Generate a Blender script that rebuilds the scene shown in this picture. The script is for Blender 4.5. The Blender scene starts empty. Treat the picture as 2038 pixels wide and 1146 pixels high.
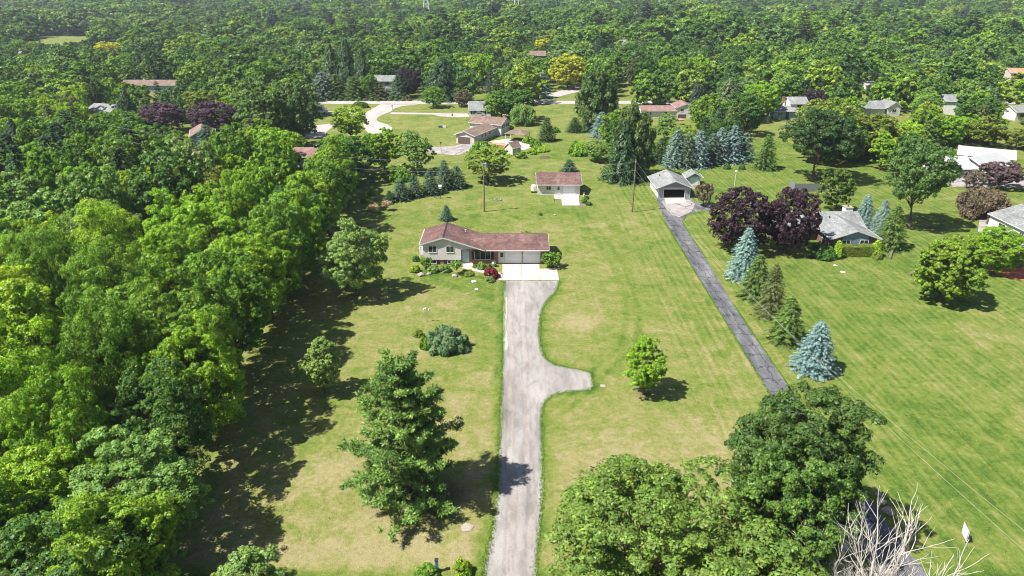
import bpy, math, random
import numpy as np
from mathutils import Vector, Matrix
R = math.radians
# ------------------------------------------------------------------ camera, light, exposure
PITCH, FPX, CX, CY, CAMH = 23.8, 1358.0, 1019.0, 573.0, 40.4
scene = bpy.context.scene
col = scene.collection
cam_d = bpy.data.cameras.new("camera"); cam = bpy.data.objects.new("camera", cam_d); col.objects.link(cam)
cam.location = (0, 0, CAMH); cam.rotation_euler = (R(90 - PITCH), 0, 0)
cam_d.sensor_width = 36; cam_d.lens = 36 * FPX / 2038; cam_d.clip_start = 0.5; cam_d.clip_end = 12000
scene.camera = cam
SUN_EL, SUN_AZ = 55.0, R(21)        # light travels toward +x, a little +y
sdir = Vector((math.cos(SUN_AZ) * math.cos(R(SUN_EL)), math.sin(SUN_AZ) * math.cos(R(SUN_EL)), -math.sin(R(SUN_EL))))
sun_d = bpy.data.lights.new("sun", 'SUN'); sun_d.energy = 4.9; sun_d.angle = R(0.5); sun_d.color = (1.0, 0.955, 0.88)
sun = bpy.data.objects.new("sun", sun_d); col.objects.link(sun); sun.rotation_euler = sdir.to_track_quat('-Z', 'Y').to_euler()
w = bpy.data.worlds.new("World"); scene.world = w; w.use_nodes = True
wn = w.node_tree; wn.nodes.clear()
sky = wn.nodes.new('ShaderNodeTexSky'); sky.sky_type = 'NISHITA'; sky.sun_disc = False
sky.sun_elevation = R(SUN_EL); sky.sun_rotation = math.atan2(-sdir.x, -sdir.y)
bg = wn.nodes.new('ShaderNodeBackground'); bg.inputs[1].default_value = 0.058
wo = wn.nodes.new('ShaderNodeOutputWorld'); wn.links.new(sky.outputs[0], bg.inputs[0]); wn.links.new(bg.outputs[0], wo.inputs[0])
scene.view_settings.view_transform = 'Standard'; scene.view_settings.look = 'None'
scene.view_settings.exposure = 1.16; scene.view_settings.gamma = 1.0
scene.render.engine = 'CYCLES'
cy = scene.cycles
cy.max_bounces = 6; cy.diffuse_bounces = 3; cy.glossy_bounces = 2; cy.transmission_bounces = 4; cy.transparent_max_bounces = 6; cy.volume_bounces = 0
cy.use_denoising = True; cy.sample_clamp_indirect = 4.0; cy.filter_width = 1.05
# ------------------------------------------------------------------ projection helpers (photo pixels <-> ground)
cP, sP = math.cos(R(PITCH)), math.sin(R(PITCH))
def G(px, py, z=0.0):
    a = (px - CX) / FPX; b = (CY - py) / FPX
    dz = -sP + b * cP; dy = cP + b * sP
    t = (z - CAMH) / dz
    return a * t, dy * t
def ZAT(py, Y):
    b = (CY - py) / FPX
    return CAMH + Y / (cP + b * sP) * (-sP + b * cP)
def PXM(Y, z=0.0):
    return FPX / (Y * cP + (CAMH - z) * sP)
def PROJ(x, y, z):
    d = y * cP + (CAMH - z) * sP
    u = y * sP - (CAMH - z) * cP
    return CX + FPX * x / d, CY - FPX * u / d
# ------------------------------------------------------------------ terrain height (flat near, low hills far off)
def hz(x, y):
    x = np.asarray(x, float); y = np.asarray(y, float)
    t = np.clip((y - 650) / 1500, 0, 1); t = t * t * (3 - 2 * t)
    return t * (46 + 26 * np.sin(x / 410 + 1.1) * np.cos(y / 530) + 14 * np.sin(x / 170 + y / 260)) + np.clip((y - 420) / 300, 0, 1) * 2.5 * np.sin(x / 120 + y / 95)
# ------------------------------------------------------------------ node helpers and materials
def newmat(name):
    m = bpy.data.materials.new(name); m.use_nodes = True
    nt = m.node_tree; nt.nodes.clear()
    out = nt.nodes.new('ShaderNodeOutputMaterial')
    return m, nt, out
class N:
    def __init__(s, nt): s.nt = nt
    def add(s, t, **kw):
        n = s.nt.nodes.new(t)
        for k, v in kw.items(): setattr(n, k, v)
        return n
    def link(s, a, b): s.nt.links.new(a, b)
    def noise(s, scale, vec=None, detail=3, rough=0.55, dist=0.0):
        n = s.add('ShaderNodeTexNoise'); n.inputs['Scale'].default_value = scale; n.inputs['Detail'].default_value = detail
        n.inputs['Roughness'].default_value = rough; n.inputs['Distortion'].default_value = dist
        if vec is not None: s.link(vec, n.inputs['Vector'])
        return n.outputs['Fac']
    def ramp(s, fac, stops):
        n = s.add('ShaderNodeValToRGB'); e = n.color_ramp.elements
        while len(e) < len(stops): e.new(0.5)
        for i, (p, c) in enumerate(stops):
            e[i].position = p; e[i].color = (c[0], c[1], c[2], 1) if not isinstance(c, (int, float)) else (c, c, c, 1)
        s.link(fac, n.inputs[0]); return n.outputs[0]
    def mix(s, fac, a, b, mode='MIX'):
        n = s.add('ShaderNodeMix', data_type='RGBA', blend_type=mode)
        for v, i in ((fac, 0), (a, 6), (b, 7)):
            if isinstance(v, (int, float)): n.inputs[i].default_value = v
            elif isinstance(v, tuple): n.inputs[i].default_value = (*v[:3], 1)
            else: s.link(v, n.inputs[i])
        return n.outputs[2]
    def math(s, op, a, b=0.0, c=0.0, clamp=False):
        n = s.add('ShaderNodeMath', operation=op, use_clamp=clamp)
        for v, i in ((a, 0), (b, 1), (c, 2)):
            if isinstance(v, (int, float)): n.inputs[i].default_value = v
            else: s.link(v, n.inputs[i])
        return n.outputs[0]
    def bump(s, h, strength=0.3, dist=0.05):
        n = s.add('ShaderNodeBump'); n.inputs['Strength'].default_value = strength; n.inputs['Distance'].default_value = dist
        s.link(h, n.inputs['Height']); return n.outputs[0]
    def bsdf(s, color, rough=0.8, normal=None, spec=0.3, metal=0.0):
        n = s.add('ShaderNodeBsdfPrincipled'); n.inputs['Roughness'].default_value = rough
        n.inputs['Specular IOR Level'].default_value = spec; n.inputs['Metallic'].default_value = metal
        if isinstance(color, tuple): n.inputs['Base Color'].default_value = (*color[:3], 1)
        else: s.link(color, n.inputs['Base Color'])
        if normal is not None: s.link(normal, n.inputs['Normal'])
        return n.outputs[0]
def objcoord(n):
    return n.add('ShaderNodeTexCoord').outputs['Object']
def xyz(n, vec):
    s = n.add('ShaderNodeSeparateXYZ'); n.link(vec, s.inputs[0]); return s.outputs
def scaled(n, vec, sc):
    m = n.add('ShaderNodeMapping'); m.inputs['Scale'].default_value = sc; n.link(vec, m.inputs[0]); return m.outputs[0]

def foliage_mat(name, transl=0.36, use_random=False, ramp=None, tint=1.25):
    m, nt, out = newmat(name); n = N(nt)
    geo = n.add('ShaderNodeNewGeometry'); oi = n.add('ShaderNodeObjectInfo')
    at = n.add('ShaderNodeAttribute'); at.attribute_name = 'clump'
    if use_random:
        gv = n.noise(0.011, oi.outputs['Location'], 3, 0.6)
        base = n.ramp(n.math('FRACT', n.math('ADD', n.math('MULTIPLY', oi.outputs['Random'], 0.5), n.math('MULTIPLY', gv, 1.7))), ramp)
    else: base = oi.outputs['Color']
    hs = n.add('ShaderNodeHueSaturation')
    n.link(n.math('MULTIPLY_ADD', geo.outputs['Random Per Island'], 0.035, 0.4825), hs.inputs['Hue'])
    n.link(n.math('MULTIPLY_ADD', geo.outputs['Random Per Island'], 0.75, 0.6), hs.inputs['Value'])
    hs.inputs['Saturation'].default_value = 1.0; n.link(base, hs.inputs['Color'])
    hs2 = n.add('ShaderNodeHueSaturation')
    n.link(n.math('MULTIPLY_ADD', at.outputs['Fac'], -0.03, 0.515), hs2.inputs['Hue'])
    n.link(n.math('MULTIPLY_ADD', at.outputs['Fac'], 0.55, 0.75), hs2.inputs['Value'])
    n.link(hs.outputs[0], hs2.inputs['Color']); c = hs2.outputs[0]
    d = n.add('ShaderNodeBsdfDiffuse'); n.link(c, d.inputs[0])
    tr = n.add('ShaderNodeBsdfTranslucent'); n.link(n.mix(1.0, c, (tint, tint * 0.98, 0.55), 'MULTIPLY'), tr.inputs[0])
    gl = n.add('ShaderNodeBsdfGlossy'); gl.inputs['Roughness'].default_value = 0.45; gl.inputs[0].default_value = (1, 1, 1, 1)
    mx = n.add('ShaderNodeMixShader'); mx.inputs[0].default_value = transl; n.link(d.outputs[0], mx.inputs[1]); n.link(tr.outputs[0], mx.inputs[2])
    mg = n.add('ShaderNodeMixShader'); mg.inputs[0].default_value = 0.015; n.link(mx.outputs[0], mg.inputs[1]); n.link(gl.outputs[0], mg.inputs[2])
    n.link(mg.outputs[0], out.inputs[0]); return m
M = {}
M['leaf'] = foliage_mat('leaf_foliage')
M['needle'] = foliage_mat('needle_foliage', 0.12, tint=1.0)
FARR = [(0.0, (0.045, 0.105, 0.024)), (0.16, (0.10, 0.20, 0.032)), (0.32, (0.15, 0.27, 0.034)), (0.42, (0.23, 0.36, 0.037)),
        (0.52, (0.065, 0.15, 0.036)), (0.68, (0.21, 0.33, 0.05)), (0.76, (0.08, 0.18, 0.045)), (0.88, (0.16, 0.27, 0.08)), (1.0, (0.25, 0.36, 0.035))]
M['far_leaf'] = foliage_mat('far_leaf_foliage', 0.34, True, FARR)
M['far_needle'] = foliage_mat('far_needle_foliage', 0.12, True, [(0, (0.02, 0.042, 0.015)), (0.6, (0.035, 0.06, 0.02)), (1, (0.075, 0.11, 0.085))])
def bark(name, c1, c2):
    m, nt, out = newmat(name); n = N(nt); v = objcoord(n)
    f = n.noise(3.0, scaled(n, v, (3, 3, 0.6)), 4, 0.7)
    n.link(n.bsdf(n.ramp(f, [(0.3, c1), (0.7, c2)]), 0.9, n.bump(f, 0.6, 0.05), 0.1), out.inputs[0]); return m
M['bark'] = bark('brown_bark', (0.05, 0.038, 0.028), (0.15, 0.12, 0.09))
M['deadwood'] = bark('bleached_dead_wood', (0.312, 0.286, 0.260), (0.650, 0.611, 0.559))
M['polewood'] = bark('weathered_pole_wood', (0.12, 0.09, 0.06), (0.24, 0.19, 0.14))

def flat(name, c, rough=0.6, spec=0.3, metal=0, vary=0.12, scale=1.5):
    m, nt, out = newmat(name); n = N(nt); f = n.noise(scale, objcoord(n), 4, 0.65)
    a = tuple(x * (1 - vary) for x in c); b = tuple(min(1, x * (1 + vary)) for x in c)
    n.link(n.bsdf(n.ramp(f, [(0.3, a), (0.7, b)]), rough, None, spec, metal), out.inputs[0]); return m
def siding(name, c, pitch=0.2, vert=False, depth=0.5):
    m, nt, out = newmat(name); n = N(nt); v = objcoord(n); s = xyz(n, v)
    co = n.math('ADD', s[0], s[1]) if vert else s[2]
    saw = n.math('FRACT', n.math('DIVIDE', co, pitch))
    f = n.noise(0.9, v, 4, 0.6)
    base = n.ramp(f, [(0.3, tuple(x * 0.9 for x in c)), (0.7, tuple(min(1, x * 1.06) for x in c))])
    line = n.ramp(saw, [(0.0, 0.62), (0.12, 1.0), (1.0, 1.0)])
    n.link(n.bsdf(n.mix(1.0, base, line, 'MULTIPLY'), 0.55, None, 0.3), out.inputs[0]); return m
def shingles(name, c1, c2, c3):
    m, nt, out = newmat(name); n = N(nt); v = objcoord(n); s = xyz(n, v)
    big = n.noise(0.35, v, 5, 0.7, 0.6); fine = n.noise(9.0, scaled(n, v, (1, 1, 1)), 2, 0.6)
    cr = n.ramp(big, [(0.25, c1), (0.5, c2), (0.75, c3)])
    br = n.add('ShaderNodeTexVoronoi'); br.inputs['Scale'].default_value = 2.6; n.link(scaled(n, v, (1, 1, 3)), br.inputs[0])
    cc = n.mix(0.5, cr, n.ramp(xyz(n, br.outputs['Color'])[0], [(0.0, 0.5), (1.0, 1.25)]), 'MULTIPLY')
    cc = n.mix(0.35, cc, n.ramp(fine, [(0.3, 0.55), (0.7, 1.35)]), 'MULTIPLY')
    strk = n.noise(1.2, scaled(n, v, (1, 0.12, 0.12)), 4, 0.7); cc = n.mix(0.6, cc, n.ramp(strk, [(0.3, 0.7), (0.7, 1.25)]), 'MULTIPLY')
    n.link(n.bsdf(cc, 0.9, n.bump(fine, 0.5, 0.03), 0.15), out.inputs[0]); return m
def brick(name, c1, c2, mortar):
    m, nt, out = newmat(name); n = N(nt); v = objcoord(n); s = xyz(n, v)
    cmb = n.add('ShaderNodeCombineXYZ'); n.link(n.math('ADD', s[0], s[1]), cmb.inputs[0]); n.link(s[2], cmb.inputs[1])
    b = n.add('ShaderNodeTexBrick'); n.link(cmb.outputs[0], b.inputs[0]); b.inputs['Scale'].default_value = 1.0
    b.inputs['Brick Width'].default_value = 0.24; b.inputs['Row Height'].default_value = 0.085; b.inputs['Mortar Size'].default_value = 0.012
    b.inputs['Color1'].default_value = (*c1, 1); b.inputs['Color2'].default_value = (*c2, 1); b.inputs['Mortar'].default_value = (*mortar, 1)
    n.link(n.bsdf(b.outputs[0], 0.9, n.bump(b.outputs['Fac'], -0.3, 0.02), 0.2), out.inputs[0]); return m
M['white'] = flat('white_paint', (0.634, 0.634, 0.616), 0.5, vary=0.06)
M['white_trim'] = flat('white_trim', (0.546, 0.546, 0.528), 0.5, vary=0.06)
M['white_siding'] = siding('white_lap_siding', (0.581, 0.581, 0.563))
M['cream_siding'] = siding('cream_lap_siding', (0.484, 0.458, 0.405))
M['beige_siding'] = siding('beige_lap_siding', (0.651, 0.607, 0.581), 0.22)
M['grey_siding'] = siding('grey_lap_siding', (0.317, 0.334, 0.361), 0.2)
M['blue_siding'] = siding('blue_grey_board_siding', (0.176, 0.238, 0.299), 0.3, True)
M['shade_toned_siding'] = siding('shade_toned_gable_siding', (0.17, 0.22, 0.26), 0.2)  # blue-grey of the roof overhang's shade put into the gable colour
M['teal_siding'] = siding('teal_grey_siding', (0.22, 0.30, 0.31), 0.2)
M['brick'] = brick('red_brick', (0.25, 0.075, 0.045), (0.33, 0.11, 0.07), (0.34, 0.28, 0.24))
M['dark_brick'] = brick('dark_brown_brick', (0.10, 0.055, 0.045), (0.16, 0.08, 0.06), (0.2, 0.17, 0.15))
M['maroon_roof'] = shingles('maroon_weathered_shingles', (0.084, 0.048, 0.044), (0.145, 0.084, 0.076), (0.207, 0.136, 0.128))
M['grey_roof'] = shingles('grey_shingles', (0.150, 0.158, 0.158), (0.211, 0.220, 0.220), (0.282, 0.282, 0.273))
M['brown_roof'] = shingles('brown_shingles', (0.132, 0.088, 0.070), (0.194, 0.141, 0.114), (0.246, 0.185, 0.150))
M['pink_roof'] = shingles('faded_rose_shingles', (0.169, 0.091, 0.085), (0.232, 0.141, 0.126), (0.254, 0.176, 0.155))
M['white_roof'] = siding('white_metal_roof', (0.365, 0.371, 0.380), 0.6, True, 0.2)
M['tan_roof'] = shingles('orange_tan_shingles', (0.3, 0.16, 0.10), (0.38, 0.22, 0.14), (0.42, 0.26, 0.18))
M['overhead_door'] = siding('white_overhead_door', (0.739, 0.739, 0.730), 0.53)
M['door_blue'] = flat('pale_blue_door', (0.42, 0.55, 0.58), 0.4)
M['dark'] = flat('dark_metal', (0.03, 0.03, 0.032), 0.5)
M['black_shutter'] = flat('black_shutter', (0.02, 0.022, 0.025), 0.6)
M['blue_shutter'] = flat('blue_shutter', (0.04, 0.16, 0.30), 0.6)
M['interior'] = flat('dim_garage_interior', (0.10, 0.07, 0.055), 0.9)  # dark brown carries the dimness of an unlit interior
M['green_frame'] = flat('green_frame', (0.05, 0.12, 0.10), 0.6)
M['rusty'] = flat('rusty_orange', (0.42, 0.12, 0.06), 0.8, vary=0.3, scale=6)
M['stone'] = flat('pale_stone', (0.28, 0.25, 0.21), 0.9, vary=0.35, scale=7)
M['deck'] = siding('orange_deck_boards', (0.45, 0.24, 0.13), 0.15, True)
M['fence'] = siding('silvery_fence_boards', (0.17, 0.18, 0.19), 0.16, True)
M['timber'] = flat('weathered_timber', (0.16, 0.12, 0.09), 0.9, vary=0.3, scale=5)
M['galv'] = flat('galvanised_grey', (0.38, 0.39, 0.40), 0.4, metal=0.4)
M['wire'] = flat('pale_wire', (0.30, 0.32, 0.26), 0.5)
M['dark_wire'] = flat('grey_wire', (0.22, 0.23, 0.23), 0.5)
M['redsign'] = flat('red_sign', (0.6, 0.02, 0.02), 0.5)
M['greensign'] = flat('green_sign', (0.02, 0.22, 0.10), 0.5)
M['pale_galv'] = flat('pale_galvanised_steel', (0.62, 0.64, 0.66), 0.5)
M['rubber'] = flat('tyre_rubber', (0.02, 0.02, 0.02), 0.8)
M['skin'] = flat('weathered_concrete_figure', (0.5, 0.36, 0.28), 0.9)
M['mulch'] = flat('red_mulch', (0.42, 0.12, 0.06), 0.95, vary=0.5, scale=14)
M['straw'] = foliage_mat('dry_straw', 0.2)
def glassm(name, c, rough=0.06):
    m, nt, out = newmat(name); n = N(nt); f = n.noise(0.7, objcoord(n), 2)
    n.link(n.bsdf(n.ramp(f, [(0.3, tuple(x * 0.7 for x in c)), (0.7, c)]), rough, None, 0.6), out.inputs[0]); return m
M['glass'] = glassm('dark_window_glass', (0.035, 0.045, 0.05))
M['car_paint'] = flat('silver_car_paint', (0.45, 0.48, 0.53), 0.25, 0.6, 0.4, 0.04)
M['van_paint'] = flat('white_car_paint', (0.7, 0.7, 0.7), 0.25, 0.5, 0, 0.04)
def paving(name, c1, c2, c3, s1=0.25, s2=5.0, streak=None, crack=None, joint=None, ruts=False):
    m, nt, out = newmat(name); n = N(nt); v = objcoord(n); s = xyz(n, v)
    a = n.noise(s1, scaled(n, v, streak or (1, 1, 1)), 5, 0.65, 0.4); b = n.noise(s2, v, 3, 0.7)
    c = n.ramp(a, [(0.3, c1), (0.5, c2), (0.72, c3)])
    c = n.mix(0.55, c, n.ramp(b, [(0.3, 0.68), (0.7, 1.25)]), 'MULTIPLY')
    if streak:
        a2 = n.noise(1.1, scaled(n, v, streak), 4, 0.6, 0.8)
        c = n.mix(0.55, c, n.ramp(a2, [(0.35, 0.6), (0.5, 1.0), (0.65, 1.2)]), 'MULTIPLY')
    if crack:
        vo = n.add('ShaderNodeTexVoronoi', feature='DISTANCE_TO_EDGE'); vo.inputs['Scale'].default_value = crack[0]
        dv = n.add('ShaderNodeVectorMath', operation='ADD'); n.link(scaled(n, v, crack[1]), dv.inputs[0])
        nz = n.add('ShaderNodeTexNoise'); nz.inputs['Scale'].default_value = 0.8; n.link(v, nz.inputs['Vector'])
        sc = n.add('ShaderNodeVectorMath', operation='SCALE'); sc.inputs['Scale'].default_value = 0.6; n.link(nz.outputs['Color'], sc.inputs[0]); n.link(sc.outputs[0], dv.inputs[1])
        n.link(dv.outputs[0], vo.inputs['Vector'])
        c = n.mix(1.0, c, n.ramp(vo.outputs['Distance'], [(0.0, 0.3), (crack[2], 0.45), (crack[2] * 1.6, 1.0)]), 'MULTIPLY')
    if joint:
        for i, p in enumerate(joint):
            if p:
                wob = n.math('MULTIPLY', n.math('SUBTRACT', n.noise(0.45, v, 3, 0.7), 0.5), 1.1)
                fr = n.math('ABSOLUTE', n.math('SUBTRACT', n.math('FRACT', n.math('ADD', wob, n.math('DIVIDE', s[i], p))), 0.5))
                c = n.mix(1.0, c, n.ramp(fr, [(0.0, 0.42), (0.025, 0.5), (0.04, 1.0)]), 'MULTIPLY')
                w2 = n.math('ABSOLUTE', n.math('ADD', n.math('SUBTRACT', s[0], 29.6), n.math('MULTIPLY', n.math('SUBTRACT', n.noise(0.16, v, 4, 0.7), 0.5), 3.2)))
                c = n.mix(1.0, c, n.ramp(w2, [(0.0, 0.4), (0.035, 0.5), (0.07, 1.0)]), 'MULTIPLY')
    if ruts:
        wob = n.math('MULTIPLY', n.math('SUBTRACT', n.noise(0.12, v, 3, 0.6), 0.5), 1.6)
        for x0 in (-0.15, 1.55):
            w_ = n.math('ABSOLUTE', n.math('ADD', n.math('SUBTRACT', s[0], x0), wob))
            c = n.mix(0.5, c, n.ramp(w_, [(0.0, (1.12, 1.06, 1.0)), (0.22, (1.10, 1.05, 1.0)), (0.38, (0.80, 0.78, 0.78)), (0.6, (1, 1, 1))]), 'MULTIPLY')
        st = n.noise(26.0, v, 2, 0.8); c = n.mix(0.7, c, n.ramp(st, [(0.3, 0.62), (0.7, 1.38)]), 'MULTIPLY')
        c = n.mix(n.math('MULTIPLY', n.ramp(n.noise(0.9, scaled(n, v, (1, 0.35, 1)), 4, 0.7), [(0.56, 0.0), (0.7, 1.0)]), 0.3), c, (0.22, 0.185, 0.145))
    n.link(n.bsdf(c, 0.92, n.bump(b, 0.4, 0.04), 0.2), out.inputs[0]); return m
M['gravel'] = paving('worn_gravel_drive', (0.176, 0.163, 0.155), (0.245, 0.230, 0.219), (0.310, 0.294, 0.280), 0.3, 7.0, (1.0, 0.3, 1), ruts=True)
M['pale_gravel'] = paving('pale_gravel_shoulder', (0.336, 0.304, 0.272), (0.400, 0.368, 0.336), (0.448, 0.416, 0.384), 0.8, 9.0)
M['concrete'] = paving('pale_concrete', (0.336, 0.308, 0.280), (0.400, 0.372, 0.344), (0.448, 0.416, 0.392), 0.3, 4.0)
M['asphalt'] = paving('weathered_asphalt', (0.057, 0.060, 0.070), (0.108, 0.108, 0.117), (0.197, 0.197, 0.203), 0.42, 5.0, (1.6, 0.35, 1), None, (0, 2.7))
M['old_asphalt'] = paving('sun_bleached_asphalt', (0.194, 0.176, 0.176), (0.282, 0.255, 0.246), (0.370, 0.343, 0.326), 0.35, 5.0, None, (0.25, (1, 1, 1), 0.012))
M['road'] = paving('bleached_road_surface', (0.291, 0.266, 0.253), (0.342, 0.317, 0.304), (0.380, 0.355, 0.342), 0.15, 2.0)
M['patio'] = paving('patio_slabs', (0.368, 0.320, 0.288), (0.440, 0.392, 0.352), (0.480, 0.440, 0.400), 0.5, 4.0)

# ------------------------------------------------------------------ grass ground
def ground_mat():
    m, nt, out = newmat('mown_grass'); n = N(nt); v = objcoord(n); s = xyz(n, v)
    at = n.add('ShaderNodeAttribute'); at.attribute_name = 'feat'; fe = n.add('ShaderNodeSeparateColor'); n.link(at.outputs['Color'], fe.inputs[0])
    big = n.noise(0.07, v, 4, 0.65, 0.8); mid = n.noise(0.4, v, 5, 0.72, 0.8); fine = n.noise(2.2, v, 4, 0.75, 0.4); hair = n.noise(11.0, v, 2, 0.7)
    # dryness 0..1
    dry = n.math('ADD', n.math('MULTIPLY', n.math('SUBTRACT', big, 0.5), 0.5), n.math('MULTIPLY', n.math('SUBTRACT', mid, 0.5), 0.85))
    dry = n.math('ADD', dry, 0.40)
    dry = n.math('ADD', dry, n.math('MULTIPLY', fine, 0.34))
    dry = n.math('ADD', dry, n.math('SUBTRACT', fe.outputs[0], 0.5))       # painted dryness (0.5 = neutral)
    # mowing lanes run up and down the lawns
    wv = n.noise(0.06, v, 2); ph = n.math('MULTIPLY_ADD', wv, 1.6, n.math('DIVIDE', s[0], 1.05))
    lane = n.math('SINE', n.math('MULTIPLY', ph, 6.2832)); lane2 = n.noise(2.0, scaled(n, v, (1.0, 0.03, 1)), 3, 0.6)
    lanes = n.math('ADD', n.math('MULTIPLY', lane, 0.05), n.math('MULTIPLY', n.math('SUBTRACT', lane2, 0.5), 0.55))
    dry = n.math('ADD', dry, n.math('MULTIPLY', lanes, fe.outputs[1]))
    c = n.ramp(dry, [(0.20, (0.038, 0.078, 0.013)), (0.38, (0.070, 0.118, 0.018)), (0.52, (0.118, 0.154, 0.030)), (0.66, (0.172, 0.178, 0.056)), (0.82, (0.24, 0.208, 0.105))])
    c = n.mix(0.7, c, n.ramp(hair, [(0.25, 0.55), (0.75, 1.5)]), 'MULTIPLY')
    c = n.mix(0.5, c, n.ramp(fine, [(0.25, 0.68), (0.75, 1.3)]), 'MULTIPLY')
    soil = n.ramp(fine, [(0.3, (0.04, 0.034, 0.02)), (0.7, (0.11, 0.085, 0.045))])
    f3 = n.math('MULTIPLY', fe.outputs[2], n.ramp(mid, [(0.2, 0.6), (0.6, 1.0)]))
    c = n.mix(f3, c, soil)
    h = n.math('ADD', n.math('MULTIPLY', hair, 0.6), fine)
    n.link(n.bsdf(c, 0.95, n.bump(h, 0.75, 0.12), 0.1), out.inputs[0]); return m
M['grass'] = ground_mat()
def link_mesh(name, verts, faces, mat, parent=None, smooth=False):
    me = bpy.data.meshes.new(name); me.from_pydata([tuple(v) for v in verts], [], [tuple(f) for f in faces]); me.update()
    if mat is not None: me.materials.append(mat)
    if smooth: me.polygons.foreach_set('use_smooth', [True] * len(me.polygons))
    o = bpy.data.objects.new(name, me); col.objects.link(o)
    if parent is not None: o.parent = parent
    return o
def pts(l): return [G(a, b) for a, b in l]
def seg_dist(P, poly, closed=False):
    d = np.full(P.shape[:-1], 1e9)
    q = list(poly) + ([poly[0]] if closed else [])
    for (x0, y0), (x1, y1) in zip(q[:-1], q[1:]):
        ab = np.array([x1 - x0, y1 - y0]); L = (ab ** 2).sum() + 1e-9
        t = np.clip(((P[..., 0] - x0) * ab[0] + (P[..., 1] - y0) * ab[1]) / L, 0, 1)
        dx = P[..., 0] - x0 - t * ab[0]; dy = P[..., 1] - y0 - t * ab[1]
        d = np.minimum(d, np.sqrt(dx * dx + dy * dy))
    return d
def inside(x, y, poly):
    x = np.asarray(x, float); y = np.asarray(y, float); r = np.zeros(x.shape, bool)
    n_ = len(poly); j = n_ - 1
    for i in range(n_):
        xi, yi = poly[i]; xj, yj = poly[j]
        c = ((yi > y) != (yj > y)) & (x < (xj - xi) * (y - yi) / ((yj - yi) + 1e-12) + xi)
        r ^= c; j = i
    return r
DRIVE_R = [(1113, 559), (1106, 580), (1086, 602), (1076, 625), (1073, 660), (1076, 692), (1086, 714), (1106, 727), (1150, 735), (1176, 742), (1181, 768), (1170, 777), (1125, 780), (1098, 787), (1083, 800), (1077, 830), (1079, 900), (1080, 990), (1073, 1060), (1066, 1146), (1064, 1200)]
DRIVE_L = [(1003, 559), (1003, 620), (1001, 700), (998, 780), (995, 860), (990, 980), (983, 1040), (967, 1120), (952, 1200)]
drive_poly = pts(DRIVE_R) + pts(DRIVE_L[::-1])
def axis(parts):
    out = []
    for a, b, st in parts: out += list(np.arange(a, b, st))
    return np.array(out + [parts[-1][1]])
gx = axis([(-4200, -400, 200), (-400, -100, 20), (-100, 130, 0.6), (130, 430, 20), (430, 4200, 200)])
gy = axis([(-300, 20, 20), (20, 175, 0.6), (175, 400, 3), (400, 2400, 40), (2400, 4200, 150)])
XX, YY = np.meshgrid(gx, gy); ZZ = hz(XX, YY)
nx_, ny_ = len(gx), len(gy)
me = bpy.data.meshes.new('ground')
V = np.stack([XX, YY, ZZ], -1).reshape(-1, 3)
idx = np.arange(nx_ * ny_).reshape(ny_, nx_)
F = np.stack([idx[:-1, :-1], idx[:-1, 1:], idx[1:, 1:], idx[1:, :-1]], -1).reshape(-1, 4)
def fill_mesh(me, V, F, k=4):
    me.vertices.add(len(V)); me.vertices.foreach_set('co', np.asarray(V, np.float32).ravel())
    me.loops.add(F.size); me.loops.foreach_set('vertex_index', F.astype(np.int32).ravel())
    me.polygons.add(len(F)); me.polygons.foreach_set('loop_start', (np.arange(len(F)) * k).astype(np.int32))
    me.polygons.foreach_set('loop_total', np.full(len(F), k, np.int32)); me.update(calc_edges=True)
fill_mesh(me, V, F)
P2 = V[:, :2]
near = (P2[:, 0] > -100) & (P2[:, 0] < 130) & (P2[:, 1] < 200) & (P2[:, 1] > 15)
feat = np.zeros((len(V), 4), np.float32); feat[:, 0] = 0.5; feat[:, 3] = 1
Pn = P2[near]; rs = np.random.RandomState(3)
dry = np.full(len(Pn), 0.5) + 0.035 * (Pn[:, 0] < 24)
# foreground verge and centre lawn are drier, right lawn and far lawns greener
dry += 0.10 * np.exp(-((Pn[:, 0] + 6) / 14) ** 2 - ((Pn[:, 1] - 45) / 16) ** 2)
dry += 0.06 * np.exp(-((Pn[:, 0] - 8) / 9) ** 2 - ((Pn[:, 1] - 52) / 12) ** 2)
dry += 0.16 * np.exp(-((Pn[:, 1] - 40.6) / 1.6) ** 2) * (Pn[:, 0] < -3)
dry -= 0.09 * np.clip((Pn[:, 0] - 30) / 8, 0, 1) + 0.06 * np.clip((Pn[:, 1] - 105) / 20, 0, 1) * (Pn[:, 0] < 30)
dry -= 0.22 * np.exp(-((Pn[:, 1] - 37.8) / 0.9) ** 2)
dd = seg_dist(Pn, drive_poly, True)
dry -= 0.17 * np.exp(-((dd - 0.3) / 0.5) ** 2)
dry -= 0.16 * inside(Pn[:, 0], Pn[:, 1], pts([(838, 535), (990, 552), (985, 600), (900, 575), (836, 560)]))
T1 = pts([(1030, 860), (1120, 800), (1190, 730), (1235, 690), (1247, 640), (1243, 590), (1225, 540), (1190, 480), (1160, 440), (1130, 400)])
for off in (0.0, 1.7):
    dry -= 0.13 * np.exp(-((seg_dist(Pn, [(a + off, b) for a, b in T1]) / 0.42) ** 2))
for cxp, cyp, rr, amp in ((1148, 640, 2.4, 0.22), (1185, 448, 1.6, 0.25), (2000, 672, 4.5, 0.16), (1255, 440, 3, 0.14), (1290, 470, 3.5, 0.12), (660, 935, 2.2, 0.16), (1395, 880, 4, 0.1), (1270, 930, 4, 0.12)):
    ax, ay = G(cxp, cyp); dry += amp * np.exp(-((Pn[:, 0] - ax) ** 2 + (Pn[:, 1] - ay) ** 2) / rr ** 2)
feat[near, 0] = dry
lane = np.where(Pn[:, 0] > 31, 0.8, np.where(Pn[:, 0] > 20, 0.75, 0.14)) * np.ones(len(Pn))
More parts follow.
